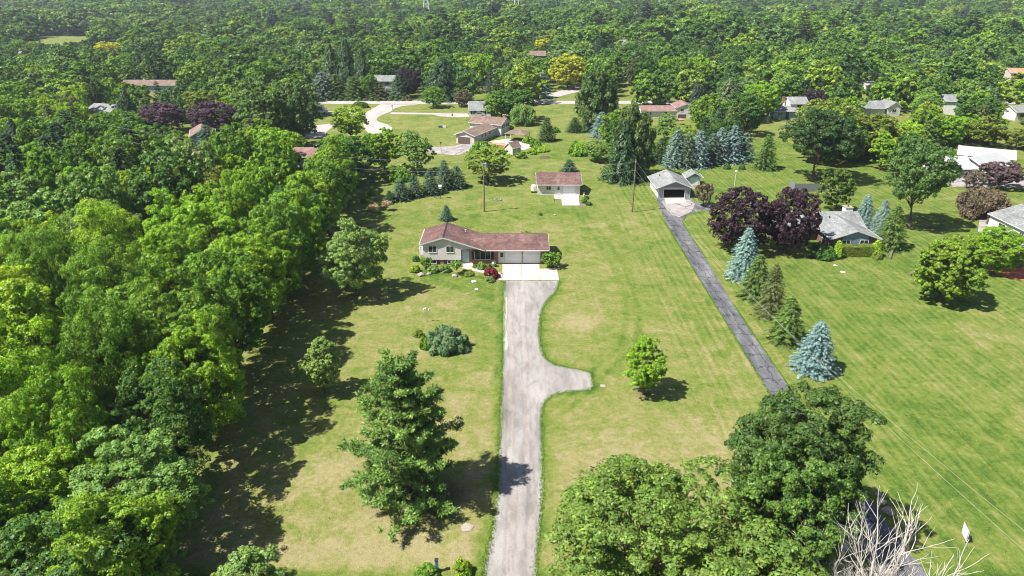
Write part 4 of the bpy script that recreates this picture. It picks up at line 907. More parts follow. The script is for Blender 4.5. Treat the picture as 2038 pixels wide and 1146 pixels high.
# row of spruces right of the asphalt drive
tree('spruce0', 1627, 737, 637, 76, 'blue', 'frosty blue spruce at the near end of the spruce row', **CON)
tree('spruce1', 1570, 678, 587, 68, 'green_spruce', 'full green spruce next behind the frosty blue one', **CON)
tree('spruce1', 1539, 628, 520, 56, 'brown_spruce', 'thin brownish spruce between two green ones in the row', **CON)
tree('spruce0', 1508, 592, 503, 60, 'green_spruce', 'green spruce beside the front of the tall blue spruce', **CON)
tree('spruce0', 1485, 553, 450, 60, (0.10, 0.165, 0.15), 'tall blue-green spruce in front of the purple maples', **CON)
for px, by, ty, wd, lb in ((1478, 497, 374, 120, 'left one of the two large purple maples by the neighbour house'), (1577, 503, 370, 98, 'right one of the two large purple maples, shading the grey-roofed house')):
    tree('purple0', px, by, ty, wd, 'purple', lb, name='purple_maple', group='pair of large purple maples')
tree('shrub', 1432, 455, 432, 26, 'mid', 'small green bush at the left foot of the purple maples', **SHR)
tree('small', 1401, 410, 363, 36, 'bronze', 'bronze-leaved bush right of the open grey garage', name='shrub', cat='shrub')
tree('shrub', 1640, 512, 480, 50, 'deep', 'dark bush under the right purple maple beside the house wall', **SHR)
o = bpy.data.objects.new('hedge', hedge_mesh('hedge', 6.0, 1.5, 1.75)); col.objects.link(o); x, y = G(1707, 512); o.location = (x, y + 0.8, 0); o.color = (*COLS['olive'], 1)
tag(o, 'clipped rectangular olive-green hedge under the blue-grey gable', 'hedge')
tree('arbor', 1668, 514, 478, 19, 'lime', 'pointed bright arborvitae at the left end of the clipped hedge', name='arborvitae', cat='shrub')
tree('arbor', 1745, 510, 477, 24, 'lime', 'pointed bright arborvitae at the right end of the clipped hedge', name='arborvitae', cat='shrub')
tree('ball', 1746, 514, 498, 22, 'olive', 'rounded bush in front of the right arborvitae', **SHR)
tree('mid1', 1668, 422, 328, 72, (0.062, 0.10, 0.018), 'dense dark green upright tree behind the neighbour house')
tree('spruce0', 1723, 455, 384, 40, 'blue', 'blue spruce just right of the neighbour chimney', **CON)
tree('spruce0', 1756, 478, 394, 40, 'blue', 'shaded blue spruce between its blue twin and the tall green spruce', **CON)
tree('spruce1', 1779, 494, 404, 56, 'green_spruce', 'tall green spruce with shaggy tiers right of the neighbour house', **CON)
tree('oak', 1829, 452, 277, 140, (0.052, 0.098, 0.022), 'big spreading oak with visible pale trunk on the right lawn', name='oak_tree')
tree('maple', 1889, 600, 468, 122, (0.10, 0.16, 0.016), 'round bright yellow-green maple alone on the right lawn', name='maple_tree')
tree('near2', 1990, 543, 444, 104, 'bright', 'bright green tree growing from the red mulch bed')
tree('weep', 1958, 432, 372, 88, 'bronze', 'low weeping bronze-green tree near the concrete parking', name='weeping_tree')
tree('small', 1941, 377, 338, 42, 'bronze', 'little purple-grey tree in front of the blue and white house', name='ornamental_tree')
tree('small', 1996, 374, 322, 78, (0.075, 0.05, 0.05), 'wider purple-grey tree in front of the white barns', name='ornamental_tree')
tree('oak', 1636, 358, 213, 150, (0.030, 0.062, 0.018), 'massive dark green oak at the back of the neighbour lawn', name='oak_tree')
tree('spruce1', 1526, 336, 264, 46, 'green_spruce', 'single olive-green spruce on the far lawn, left of the massive dark oak', **CON)
# spruce screen behind the grey garage
row = [(1318, 322, 272, 40, 'dark_spruce', 'short dark spruce at the left end of the spruce screen'), (1346, 332, 254, 38, 'blue', 'leftmost blue spruce of the screen behind the grey garage'),
       (1368, 333, 262, 36, (0.06, 0.10, 0.06), 'dull green spruce second along the blue spruce screen'), (1392, 332, 256, 38, 'blue', 'blue spruce above the small shed, third along the screen'),
       (1418, 326, 262, 36, (0.06, 0.10, 0.06), 'darker spruce in the middle of the blue spruce screen'), (1434, 324, 250, 34, 'blue', 'narrow blue spruce just right of the screen middle'),
       (1460, 322, 246, 40, 'blue', 'tallest pale blue spruce near the right of the screen'), (1483, 320, 262, 36, (0.07, 0.12, 0.08), 'rightmost spruce of the screen, greener than the blue ones')]
for px, by, ty, wd, c_, lb in row: tree('spruce2', px, by, ty, wd, c_, lb, group='blue spruce screen behind the grey garage', **CON)
tree('ball', 1447, 336, 322, 16, 'deep', 'left one of two clipped round bushes beyond the grey garage', group='two clipped round bushes', **SHR)
tree('ball', 1477, 337, 325, 14, 'deep', 'right one of two clipped round bushes beyond the grey garage', group='two clipped round bushes', **SHR)
tree('norway', 1243, 359, 232, 84, 'dark_spruce', 'dark drooping norway spruce right behind the second utility pole', **CON)
tree('column', 1262, 352, 190, 88, (0.07, 0.105, 0.03), 'tall grey-green tree rising over the dark norway spruce', name='broadleaf_tree')
tree('column', 1188, 262, 118, 84, (0.062, 0.10, 0.03), 'tall ragged grey-green tree in front of the far lane')
tree('norway', 1180, 262, 160, 46, 'dark_spruce', 'slim drooping spruce at the foot of the ragged grey-green tree', **CON)
tree('spruce2', 1197, 273, 220, 34, 'blue', 'small blue spruce at the left of the tall grey-green tree', **CON)
tree('spruce2', 1144, 262, 232, 27, 'dark_spruce', 'small dark spruce alone on the striped lawn below the street', **CON)
tree('spruce2', 1133, 342, 316, 28, (0.04, 0.075, 0.035), 'small spruce right behind the small beige garage', **CON)
tree('shrub', 1150, 308, 274, 42, 'bright', 'light green rounded bush left of the grey-green thicket', **SHR)
tree('mid2', 1192, 321, 276, 62, 'greygreen', 'grey-green thicket left of the norway spruce')
tree('mid3', 1325, 278, 222, 46, 'greygreen', 'small soft green tree in front of the rose-roofed house')
tree('round', 1400, 242, 195, 56, 'mid', 'round green tree right of the rose-roofed house')
tree('norway', 1448, 256, 150, 88, (0.045, 0.07, 0.025), 'wide dark spruce right of the rose-roofed house', **CON)
tree('round', 1514, 236, 162, 72, 'bright', 'bright yellow-green tree left of the white and teal split-level')
tree('purple0', 1622, 222, 176, 56, 'purple', 'round purple tree touching the white and teal split-level', name='purple_maple')
tree('spruce2', 1088, 280, 232, 30, 'dark_spruce', 'small dark spruce right of the gazebo', **CON)
tree('weep', 1040, 248, 206, 50, 'greygreen', 'weeping willow-like tree above the gazebo', name='weeping_tree')
tree('mid0', 1020, 238, 172, 92, 'deep', 'large dark green tree right of the little white cottage')
tree('mid4', 990, 240, 180, 60, 'mid', 'mid green tree touching the right end of the white cottage')
tree('shrub', 957, 300, 276, 44, 'mid', 'rounded green bush in front of the brown-roofed house', **SHR)
for px, by, ty, wd, c_, lb in ((1012, 262, 246, 26, 'bright', 'light bush behind the gazebo'), (1050, 284, 266, 22, 'bright', 'bright bush at the right side of the gazebo'), (1066, 292, 272, 26, 'mid', 'green bush on the terrace edge right of the gazebo'),
    (1036, 314, 300, 26, 'mid', 'bush in front of the cream shed'), (1075, 300, 288, 40, 'bright', 'low hedge-like planting right of the terrace'), (1100, 262, 248, 30, 'mid', 'soft green bush beyond the small dark spruce'), (1058, 306, 294, 26, 'lime', 'pale flowering bush right of the cream shed')):
    tree('shrub', px, by, ty, wd, c_, lb, **SHR)
tree('mid5', 972, 362, 285, 96, (0.11, 0.16, 0.02), 'wide yellowish-green tree right behind the first utility pole')
tree('mid0', 695, 280, 205, 74, 'lime', 'yellow-lime tree in front of the side road bend')
tree('mid2', 758, 342, 250, 82, 'bright', 'light green tree left of its darker neighbour, above the far lawn')
tree('mid3', 826, 346, 256, 76, 'greygreen', 'grey-green tree right of the light green one above the far lawn')
tree('shrub', 792, 358, 322, 56, 'mid', 'low green growth at the foot of the two trees above the far lawn', **SHR)
tree('round', 684, 362, 271, 116, 'deep', 'dark round maple at the back corner of the left wood')
for px, by, ty, wd, lb in ((797, 397, 356, 34, 'broad low spruce at the left end of the dark spruce clump'), (824, 391, 343, 28, 'second spruce from the left of the dark spruce clump'), (856, 386, 334, 32, 'middle spruce of the dark spruce clump'),
                           (884, 376, 316, 30, 'tallest spruce of the dark spruce clump'), (908, 373, 328, 34, 'right end spruce of the dark spruce clump')):
    tree('spruce2', px, by, ty, wd, (0.038, 0.068, 0.04), lb, group='clump of dark spruces on the far lawn', **CON)
tree('spruce2', 775, 402, 378, 20, 'dark_spruce', 'tiny spruce left of the dark spruce clump', **CON)
tree('spruce2', 888, 438, 407, 22, (0.04, 0.075, 0.045), 'small lone spruce above the split-level roof', **CON)
tree('shrub', 739, 389, 374, 13, 'mid', 'tiny bush on the far lawn near the wood', **SHR)
tree('shrub', 723, 402, 395, 16, 'deep', 'low dark weeds near the dry grass clumps', **SHR)
tree('grass_tuft', 743, 426, 406, 22, 'straw', 'left tuft of tall tan ornamental grass', name='grass_clump', cat='ornamental grass', group='two tan grass clumps')
tree('grass_tuft', 770, 419, 400, 22, 'straw', 'right tuft of tall tan ornamental grass', name='grass_clump', cat='ornamental grass', group='two tan grass clumps')
# around the main house
for px, by, ty, wd, c_, k_, lb in ((1097, 532, 502, 38, 'mid', 'small', 'leafy bush hiding the right corner of the attached garage'), (848, 534, 512, 24, 'mid', 'small', 'tall dark bush at the left corner of the split-level'),
    (826, 541, 524, 22, 'lime', 'shrub', 'lime bush left of the split-level'), (828, 519, 506, 16, 'deep', 'ball', 'dark bush beside the white side deck'), (862, 541, 526, 26, 'sage', 'shrub', 'silvery flowering bush under the left lower window'),
    (885, 540, 523, 26, 'sage', 'shrub', 'silvery bush under the right lower window'), (908, 546, 520, 26, 'greygreen', 'grass_tuft', 'arching grass tuft left of the front door'), (930, 546, 536, 30, 'olive', 'shrub', 'low spreading bush in front of the entry step'),
    (958, 535, 517, 20, 'sage', 'ball', 'round grey-green bush under the bay window'), (946, 533, 523, 12, 'olive', 'ball', 'small bush left of the bay window bush'), (973, 534, 521, 12, 'mid', 'ball', 'small bush right of the bay window bush'),
    (983, 530, 516, 12, 'sage', 'shrub', 'thin shrub left of the white side door'), (977, 552, 528, 34, 'red', 'shrub', 'low red japanese maple beside the front walk'), (975, 560, 548, 22, 'sage', 'shrub', 'pale ground cover in front of the red japanese maple'),
    (1163, 404, 388, 14, 'mid', 'shrub', 'small green bush by the garage statue'), (1172, 408, 400, 14, 'deep', 'shrub', 'dark low bush right of the garage statue'), (1168, 395, 388, 9, 'deep', 'shrub', 'tiny dark bush behind the garage statue'), (1076, 428, 422, 8, 'deep', 'shrub', 'tiny plant on the lawn before the small garage')):
    tree(k_, px, by, ty, wd, c_, lb, **SHR)
tree('shrub', 1048, 468, 460, 26, 'mid', 'bush tops showing behind the attached garage roof', **SHR)
# along the street
for i_ in range(14):
    px = 651 + i_ * 12.6
    tree('ball', px, 200.5, 194, 10.5, (0.06, 0.10, 0.03), ('leftmost' if i_ == 0 else 'rightmost' if i_ == 13 else '%s from the left' % ['', 'second', 'third', 'fourth', 'fifth', 'sixth', 'seventh', 'eighth', 'ninth', 'tenth', 'eleventh', 'twelfth', 'thirteenth'][i_]) + ' clipped ball bush of the row along the street', group='row of clipped ball bushes along the street', **SHR)
tree('ball', 716, 213.5, 199, 36, (0.05, 0.085, 0.012), 'big clipped oval hedge mound on the street corner', name='hedge', cat='hedge')
tree('norway', 880, 198, 108, 86, 'dark_spruce', 'big dark drooping spruce behind the round corner tree', **CON)
tree('round', 864, 214, 172, 44, 'mid', 'neat round green tree on the corner lawn', name='broadleaf_tree')
tree('round', 921, 212, 179, 36, 'bronze', 'small dusty-purple tree left of the white cottage', name='purple_tree')
tree('purple0', 811, 193, 132, 50, 'purple', 'tall purple maple right of the blue-shuttered house', name='purple_maple')
tree('spruce2', 793, 196, 146, 40, (0.05, 0.08, 0.035), 'grey-green spruce hiding the right end of the blue-shuttered house', **CON)
tree('spruce2', 752, 197, 160, 40, 'brown_spruce', 'browned spruce in front of the blue-shuttered house', **CON)
for px, by, ty, wd, c_, k_, lb in ((642, 197, 140, 44, (0.075, 0.11, 0.075), 'spruce2', 'frosty spruce at the left end of the street conifers'), (668, 196, 145, 40, 'green_spruce', 'spruce2', 'green spruce next to the frosty one on the street'), (704, 196, 150, 42, 'green_spruce', 'spruce2', 'broad green spruce behind the ball bushes'),
    (690, 190, 72, 60, 'dark_spruce', 'norway', 'tallest dark spruce behind the street conifers'), (660, 190, 82, 60, (0.035, 0.06, 0.02), 'norway', 'dark spruce left of the tallest one'), (722, 192, 92, 50, 'dark_spruce', 'norway', 'dark spruce right of the tallest one')):
    tree(k_, px, by, ty, wd, c_, lb, **CON)
tree('mid2', 733, 197, 142, 34, 'mid', 'narrow green tree left of the blue-shuttered house')
tree('round', 1287, 190, 110, 46, 'deep', 'dark oval maple at the left of the street maples')
for px, ty, wd, c_, lb in ((1322, 112, 42, 'bright', 'bright green maple second in the street maples'), (1355, 108, 48, 'mid', 'green maple in the middle of the street maples'), (1390, 108, 46, 'bright', 'light green maple right of the middle street maple')):
    tree('round', px, 190, ty, wd, c_, lb)
tree('mid1', 1262, 180, 108, 34, 'brown_spruce', 'brownish tree behind the dark oval maple')
tree('round', 1130, 176, 107, 72, (0.22, 0.235, 0.018), 'large golden-yellow tree on the lawn beyond the street')
tree('mid2', 1085, 120, 72, 50, 'yellow', 'yellow tree behind the purple-blue house')
tree('round', 1096, 126, 80, 42, 'deep', 'dark green tree just in front of the yellow one')
tree('spruce2', 1077, 195, 141, 34, (0.10, 0.15, 0.14), 'blue spruce beside the lawn beyond the street', **CON)
tree('mid3', 1045, 196, 128, 66, 'mid', 'green tree left of the blue spruce beyond the street')
tree('mid0', 960, 178, 100, 50, 'bright', 'light green tree at the back of the little lawn beyond the street')
tree('mid2', 215, 120, 80, 58, 'yellow', 'golden-yellow tree in the upper left woods')
tree('purple0', 425, 272, 199, 92, (0.055, 0.032, 0.048), 'right one of the two purple trees in the left distance', name='purple_maple')
tree('purple0', 323, 262, 203, 82, (0.062, 0.036, 0.052), 'left one of the two purple trees in the left distance', name='purple_maple')
tree('mid0', 590, 292, 150, 96, (0.065, 0.11, 0.03), 'tall soft green tree left of the side road, right half of the pair')
tree('mid3', 520, 300, 146, 110, (0.08, 0.13, 0.035), 'huge soft green tree left of the side road, left half of the pair')
tree('round', 578, 315, 262, 62, 'bright', 'bright rounded tree in front of the tall soft green pair')
for px, by, ty, wd, c_, lb in ((207, 300, 220, 56, 'dark_spruce', 'dark spruce left of the purple trees'), (455, 300, 246, 44, (0.045, 0.085, 0.055), 'blue-green spruce at the right foot of the purple tree'), (412, 296, 246, 38, (0.045, 0.08, 0.05), 'blue-green spruce in front of the right purple tree'),
                              (160, 290, 248, 34, (0.05, 0.09, 0.075), 'bluish spruce low in the left distance'), (20, 300, 240, 56, 'dark_spruce', 'dark spruce near the left edge'), (75, 285, 230, 60, 'dark_spruce', 'dark spruce second from the left edge')):
    tree('spruce2', px, by, ty, wd, c_, lb, **CON)
# ------------------------------------------------------------------ real grass blades: ragged drive edges and lawn relief
def tufts(name, P, size, seed, lab, c):
    rg = np.random.RandomState(seed); k = len(P); C = np.concatenate([P, rg.uniform(0.02, 0.07, (k, 1))], 1)
    T = norm(np.stack([rg.normal(size=k) * 0.6, rg.normal(size=k) * 0.6, np.ones(k)], 1)); Nn = norm(rg.normal(size=(k, 3)) + np.array([0, -0.3, 0.5]))
    me = quad_mesh(name, cards(C, Nn, size * rg.uniform(0.5, 1.3, k), 0.4, rg, T), rg.rand(k), M['leaf']); o = bpy.data.objects.new(name, me); col.objects.link(o); o.color = (*c, 1); o['kind'] = 'stuff'; o['label'] = lab; return o
rg_ = np.random.RandomState(99); E = []
def along(poly, step, wdt, side=0.0):
    q = np.array(poly); out = []
    for a, b in zip(q[:-1], q[1:]):
        L = np.linalg.norm(b - a); k = max(1, int(L / step)); t = rg_.rand(k, 1); d = (b - a) / (L + 1e-9); nrm = np.array([-d[1], d[0]])
        out.append(a + (b - a) * t + nrm * (rg_.normal(size=(k, 1)) * wdt + side))
    return np.concatenate(out)
E = np.concatenate([along(pts(DRIVE_R), 0.012, 0.16), along(pts(DRIVE_L), 0.012, 0.16), along([(28.7, 122), (28.2, 84), (28.0, 66), (27.9, 52), (27.6, 42)], 0.02, 0.10), along([(30.75, 86), (30.6, 60), (31.0, 46)], 0.02, 0.10), along(pts([(1405, 515), (1362, 450), (1358, 440), (1368, 428), (1420, 417)]), 0.03, 0.12), along(pts([(836, 549), (880, 546), (935, 549), (985, 556), (1000, 560)]), 0.02, 0.25)])
tufts('edge_grass', E, 0.085, 1, 'longer grass growing ragged along the driveway edges', (0.13, 0.235, 0.025))
k_ = 150000; yl = 34 + 95 * rg_.rand(k_) ** 1.5; xl = rg_.uniform(-24, 62, k_); cl_ = np.sin(xl * 1.3 + np.sin(yl * 0.7) * 2) * np.cos(yl * 1.1 + np.sin(xl * 0.5) * 2) + rg_.normal(size=k_) * 0.8
Pl = np.stack([xl, yl], 1)[cl_ > 0.35]; okm = ~inside(Pl[:, 0], Pl[:, 1], drive_poly) & ~((Pl[:, 0] > 27.9) & (Pl[:, 0] < 30.8)) & ~((np.abs(Pl[:, 0] + 4) < 12) & (Pl[:, 1] > 92) & (Pl[:, 1] < 109)) & ~((Pl[:, 0] > 44) & (Pl[:, 1] > 104))
tufts('lawn_grass', Pl[okm], 0.06, 2, 'short uneven lawn grass and weeds', (0.15, 0.235, 0.04))
# ------------------------------------------------------------------ left wood and background trees
LAND = [('the airy white pine', *G(800, 985)), ('the small pale young tree', *G(640, 782)), ('the blue-green juniper mound', *G(889, 690)), ('the fluffy tree left of the split-level', *G(706, 588)),
        ('the dark round maple at the wood corner', *G(684, 362)), ('the teal gable end', -84.6, 186), ('the two tan grass clumps', *G(756, 422)), ('the bottom left corner', *G(0, 1146)), ('the leafy treetop on the bottom edge', *G(490, 1146)),
        ('the middle of the left edge', *G(0, 600)), ('the upper third of the left edge', *G(0, 400)), ('the faded rose roof over the wood', -52.5, 165), ('the left purple tree', *G(323, 262)), ('the long faded brown roof', -152, 296), ('the pale hipped roof on the left', -137, 236),
        ('the soft green pair by the side road', *G(555, 296)), ('the street conifers', *G(690, 192)), ('the blue-shuttered house', -52, 290), ('the big drooping spruce', *G(880, 198)), ('the white cottage', -11, 236), ('the brown-roofed house', -8, 200), ('the rose-roofed house', 52, 233),
        ('the purple-blue house', 13, 402), ('the golden tree beyond the street', *G(1130, 176)), ('the street maples', *G(1340, 190)), ('the white and teal split-level', 93, 232), ('the blue spruce screen', *G(1410, 326)), ('the massive dark oak', *G(1636, 358)),
        ('the spreading oak with pale trunk', *G(1850, 452)), ('the blue and white metal-roofed house', 100, 153), ('the rear white barn', 116, 166), ('the slate-roofed house', 123, 238), ('the tall white house in the trees', 151, 240), ('the orange-tan roofed house', 231, 322), ('the red mulch bed', *G(2000, 540)), ('the distant white ranch house', 83, 512)]
PXP = [PROJ(x, y, 0) for _, x, y in LAND]
TONE = {'bright': 'bright green', 'lime': 'lime green', 'mid': 'mid green', 'deep': 'dark green', 'greygreen': 'grey-green', 'sage': 'pale sage-green', 'olive': 'olive-green', 'yellow': 'golden-yellow', 'blue': 'blue-green', 'dark_spruce': 'dark', 'green_spruce': 'fresh green', 'brown_spruce': 'brownish'}
ORD = lambda n: {1: '', 2: 'second ', 3: 'third ', 4: 'fourth ', 5: 'fifth ', 6: 'sixth ', 7: 'seventh ', 8: 'eighth ', 9: 'ninth ', 10: 'tenth '}.get(n, '%dth ' % n)
auto = []
def queue(kind, x, y, Hh, Rr, tone, con=False, group='trees of the left wood'): auto.append((kind, x, y, Hh, Rr, tone, con, group))
def flush():
    buckets = {}
    for a in auto:
        px, py = PROJ(a[1], a[2], a[3] * 0.8)
        j = min(range(len(LAND)), key=lambda i: (PXP[i][0] - px) ** 2 + (1.6 * (PXP[i][1] - py)) ** 2)
        dx, dy = px - PXP[j][0], PXP[j][1] - py
        side = ('right of' if dx > 0 else 'left of') if abs(dx) > abs(dy) * 1.2 else ('behind' if dy > 0 else 'in front of')
        buckets.setdefault((TONE[a[5]], a[6], j, side), []).append((math.hypot(dx, dy), a))
    for (tone, con, j, side), l in buckets.items():
        l.sort(key=lambda t: t[0])
        for i_, (d_, a) in enumerate(l):
            lb = '%s %s %s %s' % (tone, 'spruce' if con else 'tree', side, LAND[j][0]) + (', %snearest' % ORD(i_ + 1) if len(l) > 1 else '')
            kw = CON if con else {}
            plant(a[0], a[1], a[2], a[3], a[4], a[5], lb, group=a[7], v=0.14, **kw)
OPEN = [
 [(392, 1400), (398, 1146), (425, 1000), (432, 900), (512, 830), (532, 740), (562, 660), (592, 600), (642, 520), (690, 440), (706, 400), (706, 365), (790, 335), (880, 318), (1000, 300), (1085, 275), (1150, 300), (1300, 335), (1500, 335), (1570, 345), (1740, 330), (1880, 330), (2038, 370), (2200, 380), (2200, 1400)],
 [(615, 198), (1230, 198), (1300, 209), (1215, 209), (1180, 275), (1080, 275), (940, 290), (900, 305), (850, 300), (780, 262), (720, 262), (605, 275), (605, 215)],
 [(925, 180), (975, 180), (985, 199), (930, 199)], [(1085, 150), (1110, 172), (1165, 180), (1165, 199), (1080, 199)], [(1235, 130), (1252, 130), (1255, 175), (1370, 183), (1370, 199), (1235, 199)],
 [(1490, 240), (1560, 238), (1575, 260), (1575, 345), (1480, 345)], [(52, 70), (192, 68), (192, 83), (90, 86), (52, 80)], [(1986, 180), (2060, 176), (2060, 198), (1986, 198)], [(1280, 200), (1345, 200), (1345, 208), (1280, 208)]]
# visible windows onto buildings: (x0, y0, x1, y1, ground distance of the building)
KEEP = [(788, 132, 838, 194, 285), (286, 205, 362, 245, 214), (384, 200, 468, 262, 205), (1098, 109, 1164, 168, 305), (190, 82, 240, 116, 455), (1305, 250, 1500, 326, 165), (1598, 178, 1648, 215, 248), (232, 164, 340, 186, 296), (168, 205, 212, 222, 236), (374, 254, 402, 294, 186), (590, 293, 625, 310, 165), (746, 150, 788, 190, 290), (1042, 108, 1088, 134, 402), (1224, 80, 1272, 98, 512), (1330, 84, 1352, 102, 505), (1828, 68, 1856, 86, 568),
        (34, 108, 54, 122, 415), (1535, 190, 1604, 237, 232), (1736, 208, 1818, 237, 238), (1882, 198, 1912, 228, 240), (2008, 126, 2060, 160, 322), (1704, 163, 1732, 186, 296), (1860, 298, 2060, 365, 178), (1280, 195, 1384, 240, 233), (895, 230, 1065, 312, 179), (1190, 104, 1224, 124, 430), (2010, 228, 2050, 250, 229), (925, 200, 965, 233, 236)]
def allowed(x, y, Hh, Rr):
    d = y * cP + (CAMH) * sP
    for dx, dz in ((0, 0.1), (0, 0.55), (0, 0.95), (-0.8, 0.55), (0.8, 0.55), (-0.5, 0.8), (0.5, 0.8)):
        px, py = PROJ(x + dx * Rr, y, dz * Hh)
        for k, pl in enumerate(OPEN):
            if PXB[k][0] <= px <= PXB[k][2] and PXB[k][1] <= py <= PXB[k][3] and inside(px, py, pl): return False
    px, pt = PROJ(x, y, Hh); pb = PROJ(x, y, 0)[1]; w2 = Rr * PXM(y) * 0.9
    for x0, y0, x1, y1, Y in KEEP:
        if y < Y + 9 and px + w2 > x0 and px - w2 < x1 and pt < y1 - 2 and pb > y0 and y > Y - 60: return False
    for a, b, r, h_ in PLACED:
        if (a - x) ** 2 + (b - y) ** 2 < (0.62 * (r + Rr)) ** 2: return False
    return True
PXB = [(min(p[0] for p in q), min(p[1] for p in q), max(p[0] for p in q), max(p[1] for p in q)) for q in OPEN]
rw = random.Random(12)
edge = pts(WOOD_EDGE)
def wood_right(y):      # world x of the crown edge of the left wood at distance y
    tab = [(28, -22.5), (33, -22.0), (40, -22.8), (48, -24.2), (56, -25.5), (66, -26.5), (76, -27), (86, -27.5), (96, -27.5), (106, -27.8), (118, -28.5), (132, -30.5), (146, -33), (160, -42), (175, -60)]
    for (a, b), (c, d) in zip(tab[:-1], tab[1:]):
        if a <= y <= c: return b + (d - b) * (y - a) / (c - a)
    return -200
cnt = 0
# edge trees first, then the interior
y = 27.0
while y < 150:
    Rr = rw.uniform(4.2, 5.4); Hh = rw.uniform(11.5, 13.5) if y < 58 else rw.uniform(14, 17) if y < 120 else rw.uniform(11, 14)
    x = wood_right(y) - Rr * 0.95 + rw.uniform(-0.8, 0.4)
    tone = rw.choice(['mid', 'greygreen', 'deep', 'mid', 'bright']) if y < 80 else rw.choice(['mid', 'bright', 'mid', 'deep'])
    queue(rw.choice(['near0', 'near1', 'near2', 'near3', 'near4']), x, y, Hh, Rr, tone); PLACED.append((x, y, Rr, Hh)); y += Rr * rw.uniform(1.25, 1.6)
for t in range(9000):
    y = rw.uniform(17, 172) ; x = rw.uniform(-110, -22)
    if x < -0.80 * y - 14 or x > wood_right(y) - 7: continue
    Rr = rw.uniform(4.2, 6.6); Hh = rw.uniform(13, 18.5) if y < 130 else rw.uniform(11, 15)
    if any((a - x) ** 2 + (b - y) ** 2 < (0.72 * (r + Rr)) ** 2 for a, b, r, h_ in PLACED): continue
    if not allowed(x, y, Hh, Rr): continue
    px, py = PROJ(x, y, Hh)
    if py < 300 and px < 330: tone = rw.choice(['deep', 'mid', 'dark_spruce'])
    elif px < 340 and py > 640: tone = rw.choice(['lime', 'bright', 'bright', 'bright', 'mid'])
    elif px < 260: tone = rw.choice(['lime', 'bright', 'mid', 'greygreen', 'lime'])
    elif py < 520: tone = rw.choice(['bright', 'bright', 'mid', 'lime', 'olive', 'sage'])
    else: tone = rw.choice(['greygreen', 'sage', 'mid', 'greygreen', 'bright'])
    con = tone == 'dark_spruce'
    queue('spruce2' if con else rw.choice(['near0', 'near1', 'near3', 'near5', 'near6', 'near2', 'near4', 'near6', 'loose1']) if y < 95 else rw.choice(['mid0', 'mid1', 'mid2', 'mid3', 'mid4', 'mid5']), x, y, Hh, Rr, tone, con)
    PLACED.append((x, y, Rr, Hh)); cnt += 1
    if cnt > 150: break
for px_, py_, t_ in ((10, 1085, 'mid'), (150, 1120, 'deep'), (60, 1010, 'bright')):
    x, y = G(px_, py_, 7.0); queue('near%d' % (px_ % 4), x, y, 11.5, 5.0, t_); PLACED.append((x, y, 5.0, 11.5))
NW = len(auto)
# background: one stratified scatter, nearest ones become trees of their own
cand = []; cell = {}
for a, b, r, h_ in PLACED: cell.setdefault((int(a // 14), int(b // 14)), []).append((a, b, r))
for t in range(60000):
    y = 122 + 340 * rw.random() ** 0.75; x = rw.uniform(-0.84, 0.84) * (y + 12)
    con = rw.random() < 0.13; Rr = rw.uniform(2.9, 4.0) if con else rw.choice([rw.uniform(3.6, 5.2), rw.uniform(5.5, 8.6)]); Hh = rw.uniform(8, 12.5) if con else 5.5 + Rr * rw.uniform(0.8, 1.4)
    if x < -40 and y < 165: continue
    ci, cj = int(x // 14), int(y // 14)
    if any((a - x) ** 2 + (b - y) ** 2 < (0.74 * (r + Rr)) ** 2 for di in (-1, 0, 1) for dj in (-1, 0, 1) for a, b, r in cell.get((ci + di, cj + dj), ())): continue
    if not allowed(x, y, Hh, Rr): continue
    cand.append((y, x, Hh, Rr, con)); cell.setdefault((ci, cj), []).append((x, y, Rr))
for t in range(5000):
    px = rw.uniform(1655, 2080); py = rw.uniform(240, 326); x, y = G(px, py); Rr = rw.uniform(3.4, 5.4); Hh = rw.uniform(5.5, 10)
    ci, cj = int(x // 14), int(y // 14)
    if any((a - x) ** 2 + (b - y) ** 2 < (0.66 * (r_ + Rr)) ** 2 for di in (-1, 0, 1) for dj in (-1, 0, 1) for a, b, r_ in cell.get((ci + di, cj + dj), ())): continue
    if not allowed(x, y, Hh, Rr): continue
    cand.append((y, x, Hh, Rr, False)); cell.setdefault((ci, cj), []).append((x, y, Rr))
cand.sort()
NB = 185
for k, (y, x, Hh, Rr, con) in enumerate(cand[:NB]):
    if con: queue(rw.choice(['spruce2', 'norway', 'spruce2']), x, y, Hh, Rr * 1.15, rw.choice(['dark_spruce', 'green_spruce', 'dark_spruce', 'green_spruce', 'brown_spruce']), True, 'trees around the houses behind')
    else: queue(rw.choice(['mid0', 'mid1', 'mid2', 'mid3', 'mid4', 'mid5', 'round']), x, y, Hh, Rr, rw.choice(['mid', 'mid', 'deep', 'bright', 'bright', 'greygreen', 'lime', 'olive', 'deep']), False, 'trees around the houses behind')
flush()
print('wood', NW, 'back', len(cand), 'trees', sum(1 for o in col.objects if o.get('category') == 'tree'))
